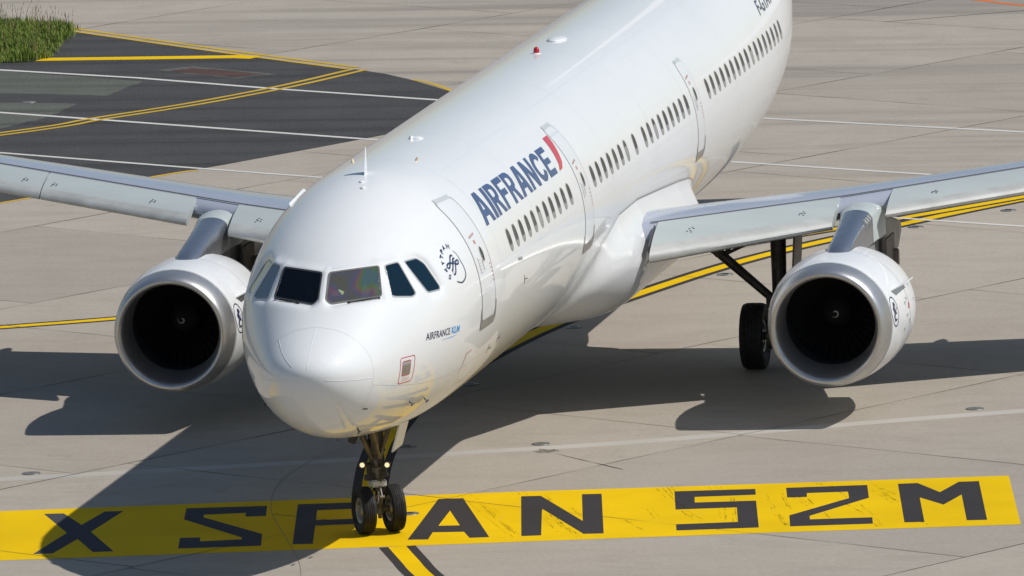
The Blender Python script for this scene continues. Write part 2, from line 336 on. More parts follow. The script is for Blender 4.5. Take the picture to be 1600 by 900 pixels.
MARKS=[[[8.92,-1.45],[8.28,-1.72]],[[9.0,-1.59],[8.6,-1.74]],[[6.62,-2.38],[5.08,-2.94]],[[6.85,-2.41],[5.38,-2.91]],[[6.46,-2.63],[5.07,-3.15]],[[5.18,-2.16],[4.64,-2.36]],[[7.38,-2.73],[6.52,-3.06]],[[8.74,-2.04],[7.87,-2.31]],[[4.91,-3.52],[4.6,-3.73]],[[9.31,-3.81],[7.71,-4.36]],[[9.38,-3.99],[8.5,-4.25]],[[7.08,-4.6],[5.99,-5.16]],[[7.71,-4.36],[5.99,-5.0]],[[7.26,-4.02],[6.32,-4.32]],[[7.37,-5.24],[6.13,-5.48]],[[8.3,-5.25],[5.97,-5.69]],[[9.42,-4.94],[8.94,-5.11]],[[9.43,-4.7],[8.95,-4.86]],[[5.45,-2.97],[4.53,-3.35]],[[6.19,-3.81],[5.1,-4.35]],[[8.68,-5.78],[7.18,-6.17]],[[8.67,-6.0],[7.09,-6.41]],[[6.64,-6.27],[5.56,-6.62]],[[6.71,-6.3],[5.63,-6.63]],[[8.1,-6.5],[6.22,-7.17]],[[8.5,-6.24],[7.16,-6.81]],[[8.08,-7.0],[6.66,-7.68]],[[9.35,-6.66],[8.23,-7.11]],[[7.6,-7.42],[5.43,-8.18]],[[9.64,-7.31],[8.51,-7.91]],[[9.0,-7.57],[7.73,-8.11]],[[8.68,-7.67],[7.49,-8.15]],[[9.89,-7.19],[9.8,-7.29]],[[9.76,-6.47],[9.51,-6.56]],[[6.17,-8.69],[5.55,-8.89]],[[6.04,-7.9],[5.43,-8.13]],[[8.71,-0.77],[7.44,-1.32]],[[8.0,-0.91],[7.84,-1.11]],[[7.36,-1.34],[5.33,-2.13]],[[8.72,-0.67],[4.87,-2.21]]]
# ------------------------------------------------------------------ the ground
def grid_sheet():
    bm = bmesh.new(); xs = [-1500, -400, -100, 0, 40, 90, 150, 400, 2500]; ys = [-1500, -300, -60, 0, 60, 300, 1500]
    V = [[bm.verts.new((x, y, 0)) for y in ys] for x in xs]
    for i in range(len(xs)-1):
        for j in range(len(ys)-1): bm.faces.new((V[i][j], V[i+1][j], V[i+1][j+1], V[i][j+1]))
    return frombm('apron', bm, 'concrete')
tag(grid_sheet(), kind='structure')
ASPH_UP = [(63.07, 11.20), (64.12, 11.98), (64.85, 12.70), (66.88, 15.14), (67.76, 16.05), (72.41, 20.81), (72.45, 21.09)]
asph = [(52.5, 7.2), (56.5, 7.3), (60.5, 9.2), (61.83, 10.35)]+ASPH_UP+[(78, 60), (78, 140), (-20, 140), (10, 45), (30, 27), (38.5, 19.5), (44.46, 15.83), (45.03, 15.43), (48.42, 13.16), (49.68, 12.37), (52.2, 10.9), (54.06, 9.86), (54.1, 8.4)]
asph = [(54.06, 9.86), (55.6, 8.9), (57.6, 8.6), (60.0, 9.35), (61.8, 10.4)]+ASPH_UP+[(78, 60), (78, 140), (-20, 140), (10, 45), (30, 27), (38.5, 19.5), (44.46, 15.83), (45.03, 15.43), (48.42, 13.16), (49.68, 12.37), (52.2, 10.9)]
sheet('taxiway_asphalt', asph, .010, 'asphalt')
def worn(pts, z, name, mat):
    P = []
    n = len(pts)
    for i in range(n):
        a = np.array(pts[i]); b = np.array(pts[(i+1) % n])
        for k in range(8):
            P.append(tuple(a+(b-a)*k/8+rng.normal(0, .035, 2)))
    return sheet(name, P, z, mat)
worn([(65.53, 20.9), (63.39, 17.2), (60.97, 17.47), (62.3, 22), (64, 40), (70, 42)], .017, 'old_concrete_patch', 'old_patch')
worn([(60.14, 19.6), (59.74, 17.82), (57.38, 17.97), (55.9, 18.54), (54.5, 26), (61, 30)], .017, 'old_concrete_patch', 'old_patch')
worn([(65.25, 17.3), (65.83, 16.64), (64.33, 14.42), (63.6, 15.15)], .017, 'patch_border', 'old_patch')
worn([(65.08, 17.0), (65.58, 16.59), (64.29, 14.65), (63.85, 15.27)], .022, 'red_patch', 'red_patch')

def inside(x, y, P):
    c = False
    for i in range(len(P)):
        x1, y1 = P[i]; x2, y2 = P[i-1]
        if (y1 > y) != (y2 > y) and x < (x2-x1)*(y-y1)/(y2-y1)+x1: c = not c
    return c
# joints of the concrete slabs: rows along one direction, staggered cross joints
U = np.array([.8545, -.5195]); W = np.array([.5195, .8545])
def uv(u, v): return U*u+W*v
bmj = []
def jline(a, b, w, seg=.9):
    n = max(3, int(np.linalg.norm(b-a)/seg)); P = []
    d = (b-a)/np.linalg.norm(b-a); nn = np.array([-d[1], d[0]]); off = 0
    ws = []
    for i in range(n+1):
        off = off*.9+rng.normal(0, .006); P.append(a+(b-a)*i/n+nn*off); ws.append(w*max(.25, rng.normal(1, .38)))
    bmj.append((P, ws))
rows = [-51.6, -44.2, -36.8, -29.4, -22.0, -14.62, -7.22, 3.95, 11.3, 18.7, 26.1, 33.5, 40.9, 48.3, 55.7]
offs = {-7.22: 7.3, 3.95: 7.4, 11.3: 6.15, 18.7: 2.9, 26.1: 5.2, 33.5: 1.1, -14.62: 4.5, -22.0: 2.2, -29.4: 6.6, -36.8: 3., -44.2: 5., -51.6: 1., 40.9: 3., 48.3: 6.}
for v in rows: jline(uv(-20, v), uv(130, v), .016)
for i in range(len(rows)-1):
    o0 = offs[rows[i]]
    for k in range(-4, 17): jline(uv(o0+7.43*k, rows[i]), uv(o0+7.43*k+rng.normal(0, .05), rows[i+1]), .013)
jline(np.array([6.95, 2.18]), np.array([6.1, .75]), .03, .3)
jline(np.array([12.9, -1.4]), np.array([11.2, -2.9]), .02, .3)
SV = []; SF = []; ST_ = []
for i in range(len(rows)-1):
    for k in range(-4, 17):
        b = len(SV); u0 = offs[rows[i]]+7.43*k
        SV += [(*uv(u0, rows[i]), .0012), (*uv(u0+7.43, rows[i]), .0012), (*uv(u0+7.43, rows[i+1]), .0012), (*uv(u0, rows[i+1]), .0012)]
        SF.append((b, b+1, b+2, b+3)); ST_.append(float(np.clip(rng.normal(.12, .13), 0, .5)))
sl = mk('concrete_slabs', SV, SF, 'concrete', smooth=False); tag(sl, kind='structure')
if sl.data.polygons[0].normal.z < 0: sl.data.flip_normals()
at_ = sl.data.attributes.new('tone', 'FLOAT', 'FACE'); at_.data.foreach_set('value', ST_)
V = []; F = []
for a_, b_ in MARKS:      # black rubber streaks over the painted band
    a_ = np.array(a_); b_ = np.array(b_); d = b_-a_; n_ = np.array([-d[1], d[0]])/np.linalg.norm(d)
    for q_ in range(3):
        o_ = n_*rng.normal(0, .05); t = 0
        while t < 1:
            t2 = t+rng.uniform(.08, .35)
            if rng.random() < .62:
                w_ = rng.uniform(.004, .012); b0 = len(V); p, q2 = a_+d*t+o_, a_+d*min(1, t2)+o_
                V += [(*(p-n_*w_*.3), .0062), (*(q2-n_*w_), .0062), (*(q2+n_*w_), .0062), (*(p+n_*w_*.3), .0062)]; F.append((b0, b0+1, b0+2, b0+3))
            t = t2+rng.uniform(0, .12)
tm = mk('tyre_marks', V, F, 'rubber_mark', smooth=False); tag(tm, kind='structure')
BM2 = []
for P, ws in bmj:          # no slab joints where the asphalt lies
    cur = ([], [])
    for p, w_ in zip(P, ws):
        if inside(p[0], p[1], asph):
            if len(cur[0]) > 1: BM2.append(cur)
            cur = ([], [])
        else: cur[0].append(p); cur[1].append(w_)
    if len(cur[0]) > 1: BM2.append(cur)
V = []; F = []
for P, ws in BM2:
    L, Rr = ribbon_pts(P, ws); b0 = len(V); n = len(L)
    V += [(*p, .0075) for p in L]+[(*p, .0075) for p in Rr]; F += [(b0+i, b0+n+i, b0+n+i+1, b0+i+1) for i in range(n-1)]
o = mk('slab_joints', V, F, 'joint', smooth=False); tag(o, kind='structure')
if o.data.polygons[0].normal.z < 0: o.data.flip_normals()
# round tyre scuffs on the slabs near the nose wheel
line('tyre_track', [(16.0, 1.45), (13.4, 2.45), (10.6, 2.75), (7.6, 2.35), (4.6, 1.45), (1.5, .55), (-3, -.2)], .009, .0225, 'faint_track')

# painted band and its letters
band = [tuple(b) for b in BAND]
e1 = np.array(band[0])-np.array(band[2]); e1 /= np.linalg.norm(e1)
lt = tuple(np.array(band[0])+e1*6); lb = tuple(np.array(band[9])+e1*6)
sheet('painted_band', band[:5]+band[5:]+[lb, lt], .012, 'yellow')
for k, pts in GLY.items():
    if k.endswith('_hole'): continue
    hs = [[tuple(q) for q in GLY[k+'_hole']]] if k+'_hole' in GLY else []
    sheet('painted_letter', [tuple(q) for q in pts], .016, 'charcoal_shaded' if k in 'XSP' else 'black_paint', hs)

# curved taxi line with dark borders
TL = [(-14, -8.5), (-6, -4.7), (-2, -2.86), (1.05, -1.54), (2.47, -1.015), (3.77, -.55), (6.2, .26), (8.84, .93), (10.35, 1.22), (12.35, 1.55), (15.5, 1.93), (20, 2.1), (26.44, 1.5), (31.45, .335), (35.75, -.95), (39.69, -3.04), (43.1, -5.0), (48, -8.3), (60, -17), (90, -42)]
cut = [(-14, -8.5), (-6, -4.7), (-2, -2.86), (1.05, -1.54), (2.47, -1.015), (3.78, -.545)]
up = [(8.75, .93), (10.35, 1.22), (12.35, 1.55), (15.5, 1.93), (20, 2.1), (26.44, 1.5), (31.45, .335), (35.75, -1.05), (39.69, -3.04), (43.1, -5.0), (48, -8.3), (60, -17), (90, -42)]
for seg in (cut, up):
    line('taxi_line_border', seg, .15, .012, 'black_paint', off=.222); line('taxi_line_border', seg, .15, .012, 'black_paint', off=-.222)
    line('taxi_line', seg, .29, .012, 'yellow')
P2 = [(20, 27), (25.5, 16.5), (27.73, 11.79), (28.67, 9.85), (31, 5.6), (34.5, 1.9), (38.45, -1.25), (41, -3.2), (44.2, -5.5)]
line('taxi_line_border', P2, .13, .016, 'black_paint', off=.2); line('taxi_line_border', P2, .13, .016, 'black_paint', off=-.2)
line('taxi_line', P2, .27, .016, 'yellow')
line('faded_line', [(4, 28), (8.2, 16), (10.63, 7.66), (11.92, 3.53), (12.96, .364), (14.08, -2.66), (16.11, -6.73), (17.8, -10.2), (24, -21)], .42, .008, 'pale_line')
line('edge_line', [(90, 70), (65.7, 20.95), (63.96, 17.44), (61.76, 13.9), (59.56, 9.97), (55.75, 2.11), (53.1, -3.65), (40, -32)], .17, .023, 'white_line', smooth=0)
line('edge_line', [(82, 66), (58.43, 19.2), (56.86, 16.38), (53.23, 9.96), (49.08, 1.65), (47.1, -2.19), (33, -32)], .17, .023, 'white_line', smooth=0)
line('edge_line', [(74, 60), (51.95, 17.63), (49.25, 12.95), (47.57, 9.92), (40.32, -3.79), (28, -28)], .15, .023, 'white_line', smooth=0)
D = [(64.91, 12.71), (62.17, 13.77), (59.43, 15.21), (57.16, 16.8), (54.93, 18.35), (47, 26), (38, 38)]
line('double_yellow_line', D, .15, .028, 'yellow_old', off=.20); line('double_yellow_line', D, .15, .028, 'yellow_old', off=-.14)
D = [(74.5, 22.6), (72.71, 20.89), (68.17, 16.22), (65.09, 12.89)]
line('double_yellow_line', D, .15, .028, 'yellow_old', off=.17); line('double_yellow_line', D, .13, .028, 'yellow_old', off=-.13)
line('wide_yellow_line', [(67.45, 21.6), (67.44, 20.68), (67.42, 15.98), (67.25, 15.5)], .52, .030, 'yellow', smooth=0)
line('asphalt_edge_line', [(57.6, 8.62), (59.2, 8.95), (60.5, 9.6), (62.2, 10.5), (63.0, 11.1)], .12, .017, 'yellow_old')
line('asphalt_edge_line', [(48.9, 12.75), (48.4, 13.2), (45.0, 15.4), (40, 18.6)], .14, .017, 'yellow_old')
line('orange_line', [(78.5, 3.5), (75.83, .69), (74.6, -.58), (70, -5.6)], .16, .012, 'orange')
line('cross_joint_line', [(78, -8), (72, 2.2)], .05, .012, 'joint', smooth=0)

# grass corner
gp = [(67.1, 45), (67.1, 22.0), (66.95, 21.3), (67.05, 20.55), (67.8, 20.35), (68.96, 20.5), (71.2, 20.75), (72.6, 20.9), (73.6, 21.6), (75, 24), (78, 45)]
sheet('grass_verge', gp, .05, 'soil')
V = []; F = []; fm = []
cnt = 0
while cnt < 32000:
    x = rng.uniform(66.5, 76); y = 20.2+rng.beta(1, 1.5)*11
    if not inside(x+rng.normal(0, .1), y+rng.normal(0, .1), gp): continue
    cnt += 1
    clump = .5+.5*math.sin(x*2.7+math.sin(y*1.9)*2)*math.sin(y*2.3+x)
    edge = min(1., (y-20.2)/.8+.25)
    h = (.04+.20*clump*rng.uniform(.5, 1.2))*edge+.05; seed = rng.random() < .02
    if seed: h = rng.uniform(.3, .55)
    a = rng.uniform(0, 6.28); wd = .012 if not seed else .008; lean = h*rng.uniform(.1, .6); la = rng.uniform(0, 6.28)
    dx, dy = wd*math.cos(a), wd*math.sin(a); lx, ly = lean*math.cos(la), lean*math.sin(la); b = len(V)
    V += [(x-dx, y-dy, .02), (x+dx, y+dy, .02), (x+dx*.7+lx*.35, y+dy*.7+ly*.35, .02+h*.6), (x-dx*.7+lx*.35, y-dy*.7+ly*.35, .02+h*.6), (x+lx, y+ly, .02+h)]
    F += [(b, b+1, b+2, b+3), (b+3, b+2, b+4)]; fm += [int(seed)]*2
    if seed:
        b = len(V); V += [(x+lx-.02, y+ly, h-.02), (x+lx+.02, y+ly+.02, h-.02), (x+lx, y+ly, h+.10)]; F.append((b, b+1, b+2)); fm.append(1)
tag(mk('grass', V, F, 'grass', smooth=False, mats=['grass', 'seed'], fmat=fm), kind='stuff', label='tall green grass with seed heads growing at the corner of the dark taxiway', cat='grass')

# flush lights and covers set in the concrete, each a thing
def inset(x, y, r, label, dark=True):
    o = empty('inset_light', (x, y, .006)); tag(o, label, 'inset light', 'flush lights and covers set in the apron')
    bm = bmesh.new()
    prof = [(r, .0), (r*.96, .008), (r*.7, .012)]
    seg = 28; rg = [[bm.verts.new((q*math.cos(2*math.pi*i/seg), q*math.sin(2*math.pi*i/seg), z)) for i in range(seg)] for q, z in prof]
    for a, b in zip(rg, rg[1:]):
        for i in range(seg): bm.faces.new((a[i], a[(i+1) % seg], b[(i+1) % seg], b[i]))
    bm.faces.new(rg[-1]); frombm('rim', bm, 'ins_metal', o)
    if not dark: return
    bm = bmesh.new(); box(bm, (0, 0, .016), (r*.35, r*.8, .012), bev=.003); frombm('lens', bm, 'ins_dark', o)
LBL = ['round grey cover on the faded white line, right of the nose wheel', None, 'round grey cover on the faded white line at the left edge', 'round grey cover on the faded white line below the right engine shadow',
       'flush light in the shadow just under the belly beside the yellow line', 'flush light in the shadow beside the rear of the nose underside', 'flush light in the shadow just behind the nose gear strut', 'flush light on the yellow band touching the nose wheel',
       'flush light beside the yellow line left of the main gear brace', 'flush light below the yellow line just right of the engine pylon', 'flush light below the yellow line near the right edge', 'small dark cover on the greenish patch of the taxiway']
for (x, y), lb in zip(INS, LBL):
    if lb: inset(x, y, .16, lb, 'cover' not in lb)
o = worn([(13.32, -1.3), (13.2, -1.42), (13.0, -1.3), (12.98, -1.1), (13.12, -1.0), (13.28, -1.1)], .008, 'stain', 'brown_stain')
# ------------------------------------------------------------------ the airliner
plane = empty('airliner', (0, 0, 0))
tag(plane, 'white twin engine jet airliner taxiing over the yellow painted band, seen from its nose', 'airplane')
ZC = 3.853
# profile knots along the body (metres from the nose): crown, keel, half width, height of greatest width
KX = [0, .12, .4, .8, 1.4, 2.1, 3.0, 4.0, 5.2, 6.6, 10, 20, 29.5, 33, 36, 39, 42, 44.5]
KT = [-.519, -.283, -.096, .132, .545, 1.05, 1.51, 1.835, 2.045, 2.07, 2.07, 2.07, 2.07, 2.07, 2.06, 1.98, 1.85, 1.62]
KB = [-.519, -.874, -1.176, -1.441, -1.675, -1.813, -1.925, -2.025, -2.070, -2.07, -2.07, -2.07, -2.07, -1.86, -1.38, -.62, .3, 1.1]
KW = [0., .394, .67, .888, 1.145, 1.438, 1.69, 1.83, 1.935, 1.975, 1.975, 1.975, 1.975, 1.93, 1.75, 1.32, .75, .25]
KM = [-.519, -.536, -.543, -.538, -.483, -.349, -.18, -.078, -.01, 0, 0, 0, 0, .05, .2, .55, 1.0, 1.35]
KU = np.array([math.sqrt(x) if x < 6.6 else math.sqrt(6.6)+(x-6.6)/(2*math.sqrt(6.6)) for x in KX])
def tou(x): return np.where(x < 6.6, np.sqrt(np.maximum(x, 0)), math.sqrt(6.6)+(x-6.6)/(2*math.sqrt(6.6)))
def slopes(y):
    y = np.array(y, float); h = np.diff(KU); d = np.diff(y)/h; mm = np.zeros_like(y)
    for i in range(1, len(y)-1):
        if d[i-1]*d[i] > 0:
            w1 = 2*h[i]+h[i-1]; w2 = h[i]+2*h[i-1]; mm[i] = (w1+w2)/(w1/d[i-1]+w2/d[i])
    mm[0] = d[0]*1.5-mm[1]*.5; mm[-1] = d[-1]
    return y, mm
KD = [slopes(a) for a in (KT, KB, KW, KM)]
def pch0(k, x):
    y, mm = KD[k]; x = tou(np.asarray(x, float)); h = np.diff(KU); i = np.clip(np.searchsorted(KU, x)-1, 0, len(h)-1); t = (x-KU[i])/h[i]
    return y[i]*(1+2*t)*(1-t)**2+h[i]*mm[i]*t*(1-t)**2+y[i+1]*t*t*(3-2*t)+h[i]*mm[i+1]*t*t*(t-1)
def S0(x, th):
    """skin point; th=0 aircraft right side, 90 crown, 180 aircraft left"""
    t, b, ww, mm = pch(0, x), pch(1, x), pch(2, x), pch(3, x)
    s = np.sin(th); return np.stack([x+0*s, ww*np.cos(th), ZC+mm+np.where(s > 0, (t-mm), (mm-b))*s], -1)
UD = np.arange(-1, KU[-1]+.5, .005)
def smooth_table(k):
    # one more smoothing pass so that the skin is free of kinks
    ua = np.abs(UD); xa = np.where(ua < math.sqrt(6.6), ua**2, 6.6+(ua-math.sqrt(6.6))*2*math.sqrt(6.6)); y = pch0(k, np.minimum(xa, 44.5)); y0 = pch0(k, 0.)
    y = np.where(UD < 0, 2*y0-y, y); ker = np.exp(-(np.arange(-80, 81)*.005/.13)**2/2); ker /= ker.sum()
    return np.convolve(np.pad(y, 80, mode='edge'), ker, 'valid')
SM = [smooth_table(k) for k in range(4)]
def pch(k, x): return np.interp(tou(np.asarray(x, float)), UD, SM[k])
# flat cockpit panes: corners (x, |y|, z above the axis)
PANES = {'front': [(1.745, .055, .90), (2.19, .765, .935), (1.835, .865, .50), (1.345, .15, .465), (1.385, .055, .515)],
         'side': [(2.265, .85, .94), (2.53, 1.0, .94), (2.39, 1.31, .455), (2.29, 1.28, .425), (1.985, .985, .46)],
         'rear': [(2.68, 1.07, .93), (3.03, 1.19, .925), (3.13, 1.31, .83), (3.14, 1.535, .46), (3.09, 1.555, .415), (2.77, 1.42, .41)]}
PL = {}
for k, pts in PANES.items():
    for s in (1, -1):
        A = np.array([(x, y*s, z+ZC) for x, y, z in pts]); c = A.mean(0); _, _, vt = np.linalg.svd(A-c); n = vt[2]
        if n[1]*s < 0: n = -n
        if k == 'front' and n[0] > 0: n = -n
        e1 = vt[0]; e2 = np.cross(n, e1); P = np.stack([(A-c)@e1, (A-c)@e2], -1)
        PL[(k, s)] = (c, n, e1, e2, P)
def sdpoly(p, P):
    """signed distance to polygon, p (...,2)"""
    d = np.full(p.shape[:-1], 1e9); ins = np.zeros(p.shape[:-1], bool); n = len(P)
    for i in range(n):
        a, b = P[i], P[i-1]; e = b-a; w_ = p-a; h = np.clip((w_@e)/(e@e), 0, 1); q = w_-h[..., None]*e; d = np.minimum(d, (q**2).sum(-1))
        cond = (a[1] > p[..., 1]) != (b[1] > p[..., 1])
        xi = (b[0]-a[0])*(p[..., 1]-a[1])/((b[1]-a[1]) if b[1] != a[1] else 1e-9)+a[0]
        ins ^= cond & (p[..., 0] < xi)
    d = np.sqrt(d); return np.where(ins, -d, d)
def flatten(X, off=0.):
    """pull the skin on to the flat cockpit panes near each pane"""
    ws = 0; acc = 0
    for (k, s), (c, n, e1, e2, P) in PL.items():
        rel = X-c; h = rel@n; q = np.stack([rel@e1, rel@e2], -1); d = sdpoly(q, P)
        wgt = np.clip(1-(d-.035)/.26, 0, 1)**2*(np.abs(h) < .35)*np.where(X[..., 1]*s > -.04, 1, 0)
        wgt = wgt*wgt*(3-2*wgt) if False else wgt
        ws = ws+wgt; acc = acc+(wgt*wgt)[..., None]*(-(h-off)[..., None]*n)
    k = np.where(ws > 1, 1/np.maximum(ws, 1e-6), 1)
    tot = np.maximum(ws, 1e-6)
    return X+acc/np.maximum(tot, 1)[..., None]
NX = np.unique(np.concatenate([np.linspace(0.0, 1.05, 60)**2*1.0, np.arange(1.1, 3.4, .0115), np.linspace(3.4, 6.6, 40), np.linspace(6.6, 29.5, 60), np.linspace(29.5, 44.5, 60)]))
NT_ = 420
TH = np.linspace(0, 2*np.pi, NT_, endpoint=False)
XX, TT = np.meshgrid(NX, TH, indexing='ij')
SK = S0(XX, TT)
fr = (NX > .9) & (NX < 3.6); SK[fr] = flatten(SK[fr])
nv = len(NX)
idx = np.arange(nv*NT_).reshape(nv, NT_)
def pane_inside(X, margin):
    r = np.zeros(X.shape[:-1], bool)
    for (k, s), (c, n, e1, e2, P) in PL.items():
        rel = X-c; q = np.stack([rel@e1, rel@e2], -1)
        r |= (sdpoly(q, P) < margin) & (np.abs(rel@n) < .12)
    return r
ins = np.zeros((nv, NT_), bool); ins[fr] = pane_inside(SK[fr], -.004)
F = []
a = idx[:-1]; b = idx[1:]
q = np.stack([a, np.roll(a, -1, 1), np.roll(b, -1, 1), b], -1).reshape(-1, 4)
insf = ins.reshape(-1); keep = ~(insf[q].all(1)); q = q[keep]
fus = mk('fuselage', SK.reshape(-1, 3), q, 'white', plane); 
bm = bmesh.new(); bm.from_mesh(fus.data); bmesh.ops.remove_doubles(bm, verts=bm.verts, dist=.0004); bmesh.ops.recalc_face_normals(bm, faces=bm.faces)
vv = [v for v in bm.verts if v.co.x > 44.45]
bm.to_mesh(fus.data); bm.free()
fus.data.polygons.foreach_set('use_smooth', [True]*len(fus.data.polygons))
# dark lining behind the windscreen
sel = np.where((NX > 1.15) & (NX < 3.5))[0][::3]; LT = slice(0, NT_, 3)
L0 = SK[sel][:, LT].copy(); ctr = np.stack([L0[..., 0], 0*L0[..., 0], ZC+pch(3, L0[..., 0])], -1)
dd = ctr-L0; dd /= np.linalg.norm(dd, axis=-1, keepdims=True)+1e-9; L1 = L0+dd*.05
ix = np.arange(L1.shape[0]*L1.shape[1]).reshape(L1.shape[:2]); a = ix[:-1]; b = ix[1:]
q = np.stack([a, np.roll(a, -1, 1), np.roll(b, -1, 1), b], -1).reshape(-1, 4)
ii = pane_inside(L0, .012).reshape(-1); q = q[~ii[q].any(1)]
ql = [list(map(int, f)) for f in q]; ql.append(list(map(int, ix[-1]))); ql.append(list(map(int, ix[0]))[::-1])
lin = mk('cockpit_lining', L1.reshape(-1, 3), ql, 'cockpit_dark', plane)

def side_pt(x, z, side=-1, off=.003):
    """point of the skin at (x, z) on one side"""
    x = np.asarray(x, float); z = np.asarray(z, float)
    t, b, ww, mm = pch(0, x), pch(1, x), pch(2, x), pch(3, x); zz = z-ZC-mm
    h = np.where(zz > 0, t-mm, mm-b); f = np.sqrt(np.clip(1-(zz/h)**2, 0, 1)); y = side*ww*f
    e = 1e-3
    ty, by, wy, my = pch(0, x+e), pch(1, x+e), pch(2, x+e), pch(3, x+e); z2 = z-ZC-my; h2 = np.where(z2 > 0, ty-my, my-by)
    y2 = side*wy*np.sqrt(np.clip(1-(z2/h2)**2, 0, 1)); dydx = (y2-y)/e
    dydz = -side*ww*zz/(h*h)/np.maximum(f, .05)
    n = np.stack([-dydx*side, side+0*x, -dydz*side], -1); n /= np.linalg.norm(n, axis=-1, keepdims=True)
    return np.stack([x, y, z], -1)+n*off
def conform(bm, fn, du, dv):
    """cut a flat (u,v) mesh into a grid, then lay it on the skin with fn(u,v)"""
    us = [v.co.x for v in bm.verts]; vs = [v.co.y for v in bm.verts]
    for u in np.arange(min(us)+du, max(us), du): bmesh.ops.bisect_plane(bm, geom=bm.verts[:]+bm.edges[:]+bm.faces[:], plane_co=(u, 0, 0), plane_no=(1, 0, 0))
    for v in np.arange(min(vs)+dv, max(vs), dv): bmesh.ops.bisect_plane(bm, geom=bm.verts[:]+bm.edges[:]+bm.faces[:], plane_co=(0, v, 0), plane_no=(0, 1, 0))
    P = fn(np.array([v.co.x for v in bm.verts]), np.array([v.co.y for v in bm.verts]))
    for v, p in zip(bm.verts, P): v.co = Vector(p)
    return bm
def orient(o, c=(0, 0, 3.8)):
    me = o.data; s = 0
    for p in me.polygons: s += p.normal.y*(p.center.y) + p.normal.z*(p.center.z-3.853)
    if s < 0: me.flip_normals()
    return o
def polybm(polys):
    bm = bmesh.new()
    for rg in polys:
        if not hasattr(rg[0][0], '__len__'): rg = [rg]
        es = []
        for ring in rg:
            vs = [bm.verts.new((x, y, 0)) for x, y in ring]; es += [bm.edges.new((vs[i], vs[(i+1) % len(vs)])) for i in range(len(vs))]
        bmesh.ops.triangle_fill(bm, use_beauty=True, edges=es, normal=(0, 0, 1))
    return bm
def decal(name, polys, mat, parent=plane, off=.004, du=.12, dv=.05, fn=None, side=-1):
    bm = conform(polybm(polys), fn or (lambda u, v: side_pt(u, v, side, off)), du, dv)
    return orient(frombm(name, bm, mat, parent, smooth=True))
def stroke(P, w, taper=False):
    P = [np.array(p, float) for p in P]
    ws = [w]*len(P) if not taper else [w*(.25+.75*math.sin(math.pi*min(1, (i+.5)/len(P)*.75+.02))) for i in range(len(P))]
    out = []
    L, Rr = ribbon_pts(P, ws)
    for i in range(len(P)-1): out.append([[L[i], L[i+1], Rr[i+1], Rr[i]]])
    return out
def rrect(x0, z0, x1, z1, r, n=5):
    out = []
    for cx, cz, a in ((x1-r, z1-r, 0), (x0+r, z1-r, 90), (x0+r, z0+r, 180), (x1-r, z0+r, 270)):
        for i in range(n+1):
            t = R(a+90*i/n); out.append((cx+r*math.cos(t), cz+r*math.sin(t)))
    return out
def textbm(s, bold=0., space=1.):
    c = bpy.data.curves.new('t', 'FONT'); c.body = s; c.size = 1; c.offset = bold; c.space_character = space; c.resolution_u = 3
    o = bpy.data.objects.new('t', c); col.objects.link(o); dg = bpy.context.evaluated_depsgraph_get(); me = bpy.data.meshes.new_from_object(o.evaluated_get(dg))
    bm = bmesh.new(); bm.from_mesh(me); bpy.data.objects.remove(o); bpy.data.meshes.remove(me); bpy.data.curves.remove(c)
    x0 = min(v.co.x for v in bm.verts); x1 = max(v.co.x for v in bm.verts); y0 = min(v.co.y for v in bm.verts); y1 = max(v.co.y for v in bm.verts)
    for v in bm.verts: v.co.x = (v.co.x-x0)/(x1-x0); v.co.y = (v.co.y-y0)/(y1-y0); v.co.z = 0
    return bm
def text_quad(name, s, quad, mat, bold=0., parent=plane, space=1., nu=24, nv=5, off=.004):
    """quad: bottom-left, bottom-right, top-right, top-left in (x, z)"""
    bl, br, tr, tl = [np.array(q, float) for q in quad]
    def fn(u, v):
        p = (bl[None]*(1-u)[:, None]+br[None]*u[:, None])*(1-v)[:, None]+(tl[None]*(1-u)[:, None]+tr[None]*u[:, None])*v[:, None]
        return side_pt(p[:, 0], p[:, 1], -1, off)
    return orient(frombm(name, conform(textbm(s, bold, space), fn, 1/nu, 1/nv), mat, parent, smooth=True))

# cockpit panes and their frames
def offset_poly(P, d):
    P = np.array(P, float); n = len(P); c = P.mean(0); out = []
    for i in range(n):
        a, b, c_ = P[i-1], P[i], P[(i+1) % n]; e1 = (b-a)/np.linalg.norm(b-a); e2 = (c_-b)/np.linalg.norm(c_-b)
        n1 = np.array([e1[1], -e1[0]]); n2 = np.array([e2[1], -e2[0]])
        if n1@(b-c) < 0 and n1@(a-c) < 0: n1 = -n1
        if n2@(b-c) < 0 and n2@(c_-c) < 0: n2 = -n2
        k = n1+n2; k = k/np.linalg.norm(k)/max(.5, math.sqrt((1+n1@n2)/2)); out.append(b+k*d)
    return np.array(out)
def round_poly(P, r, n=4):
    P = np.array(P); out = []
    for i in range(len(P)):
        a, b, c = P[i-1], P[i], P[(i+1) % len(P)]; r1 = min(r, .4*np.linalg.norm(a-b), .4*np.linalg.norm(c-b)); p = b+(a-b)/np.linalg.norm(a-b)*r1; q_ = b+(c-b)/np.linalg.norm(c-b)*r1
        for k in range(n+1):
            t = k/n; out.append((1-t)**2*p+2*t*(1-t)*b+t*t*q_)
    return np.array(out)
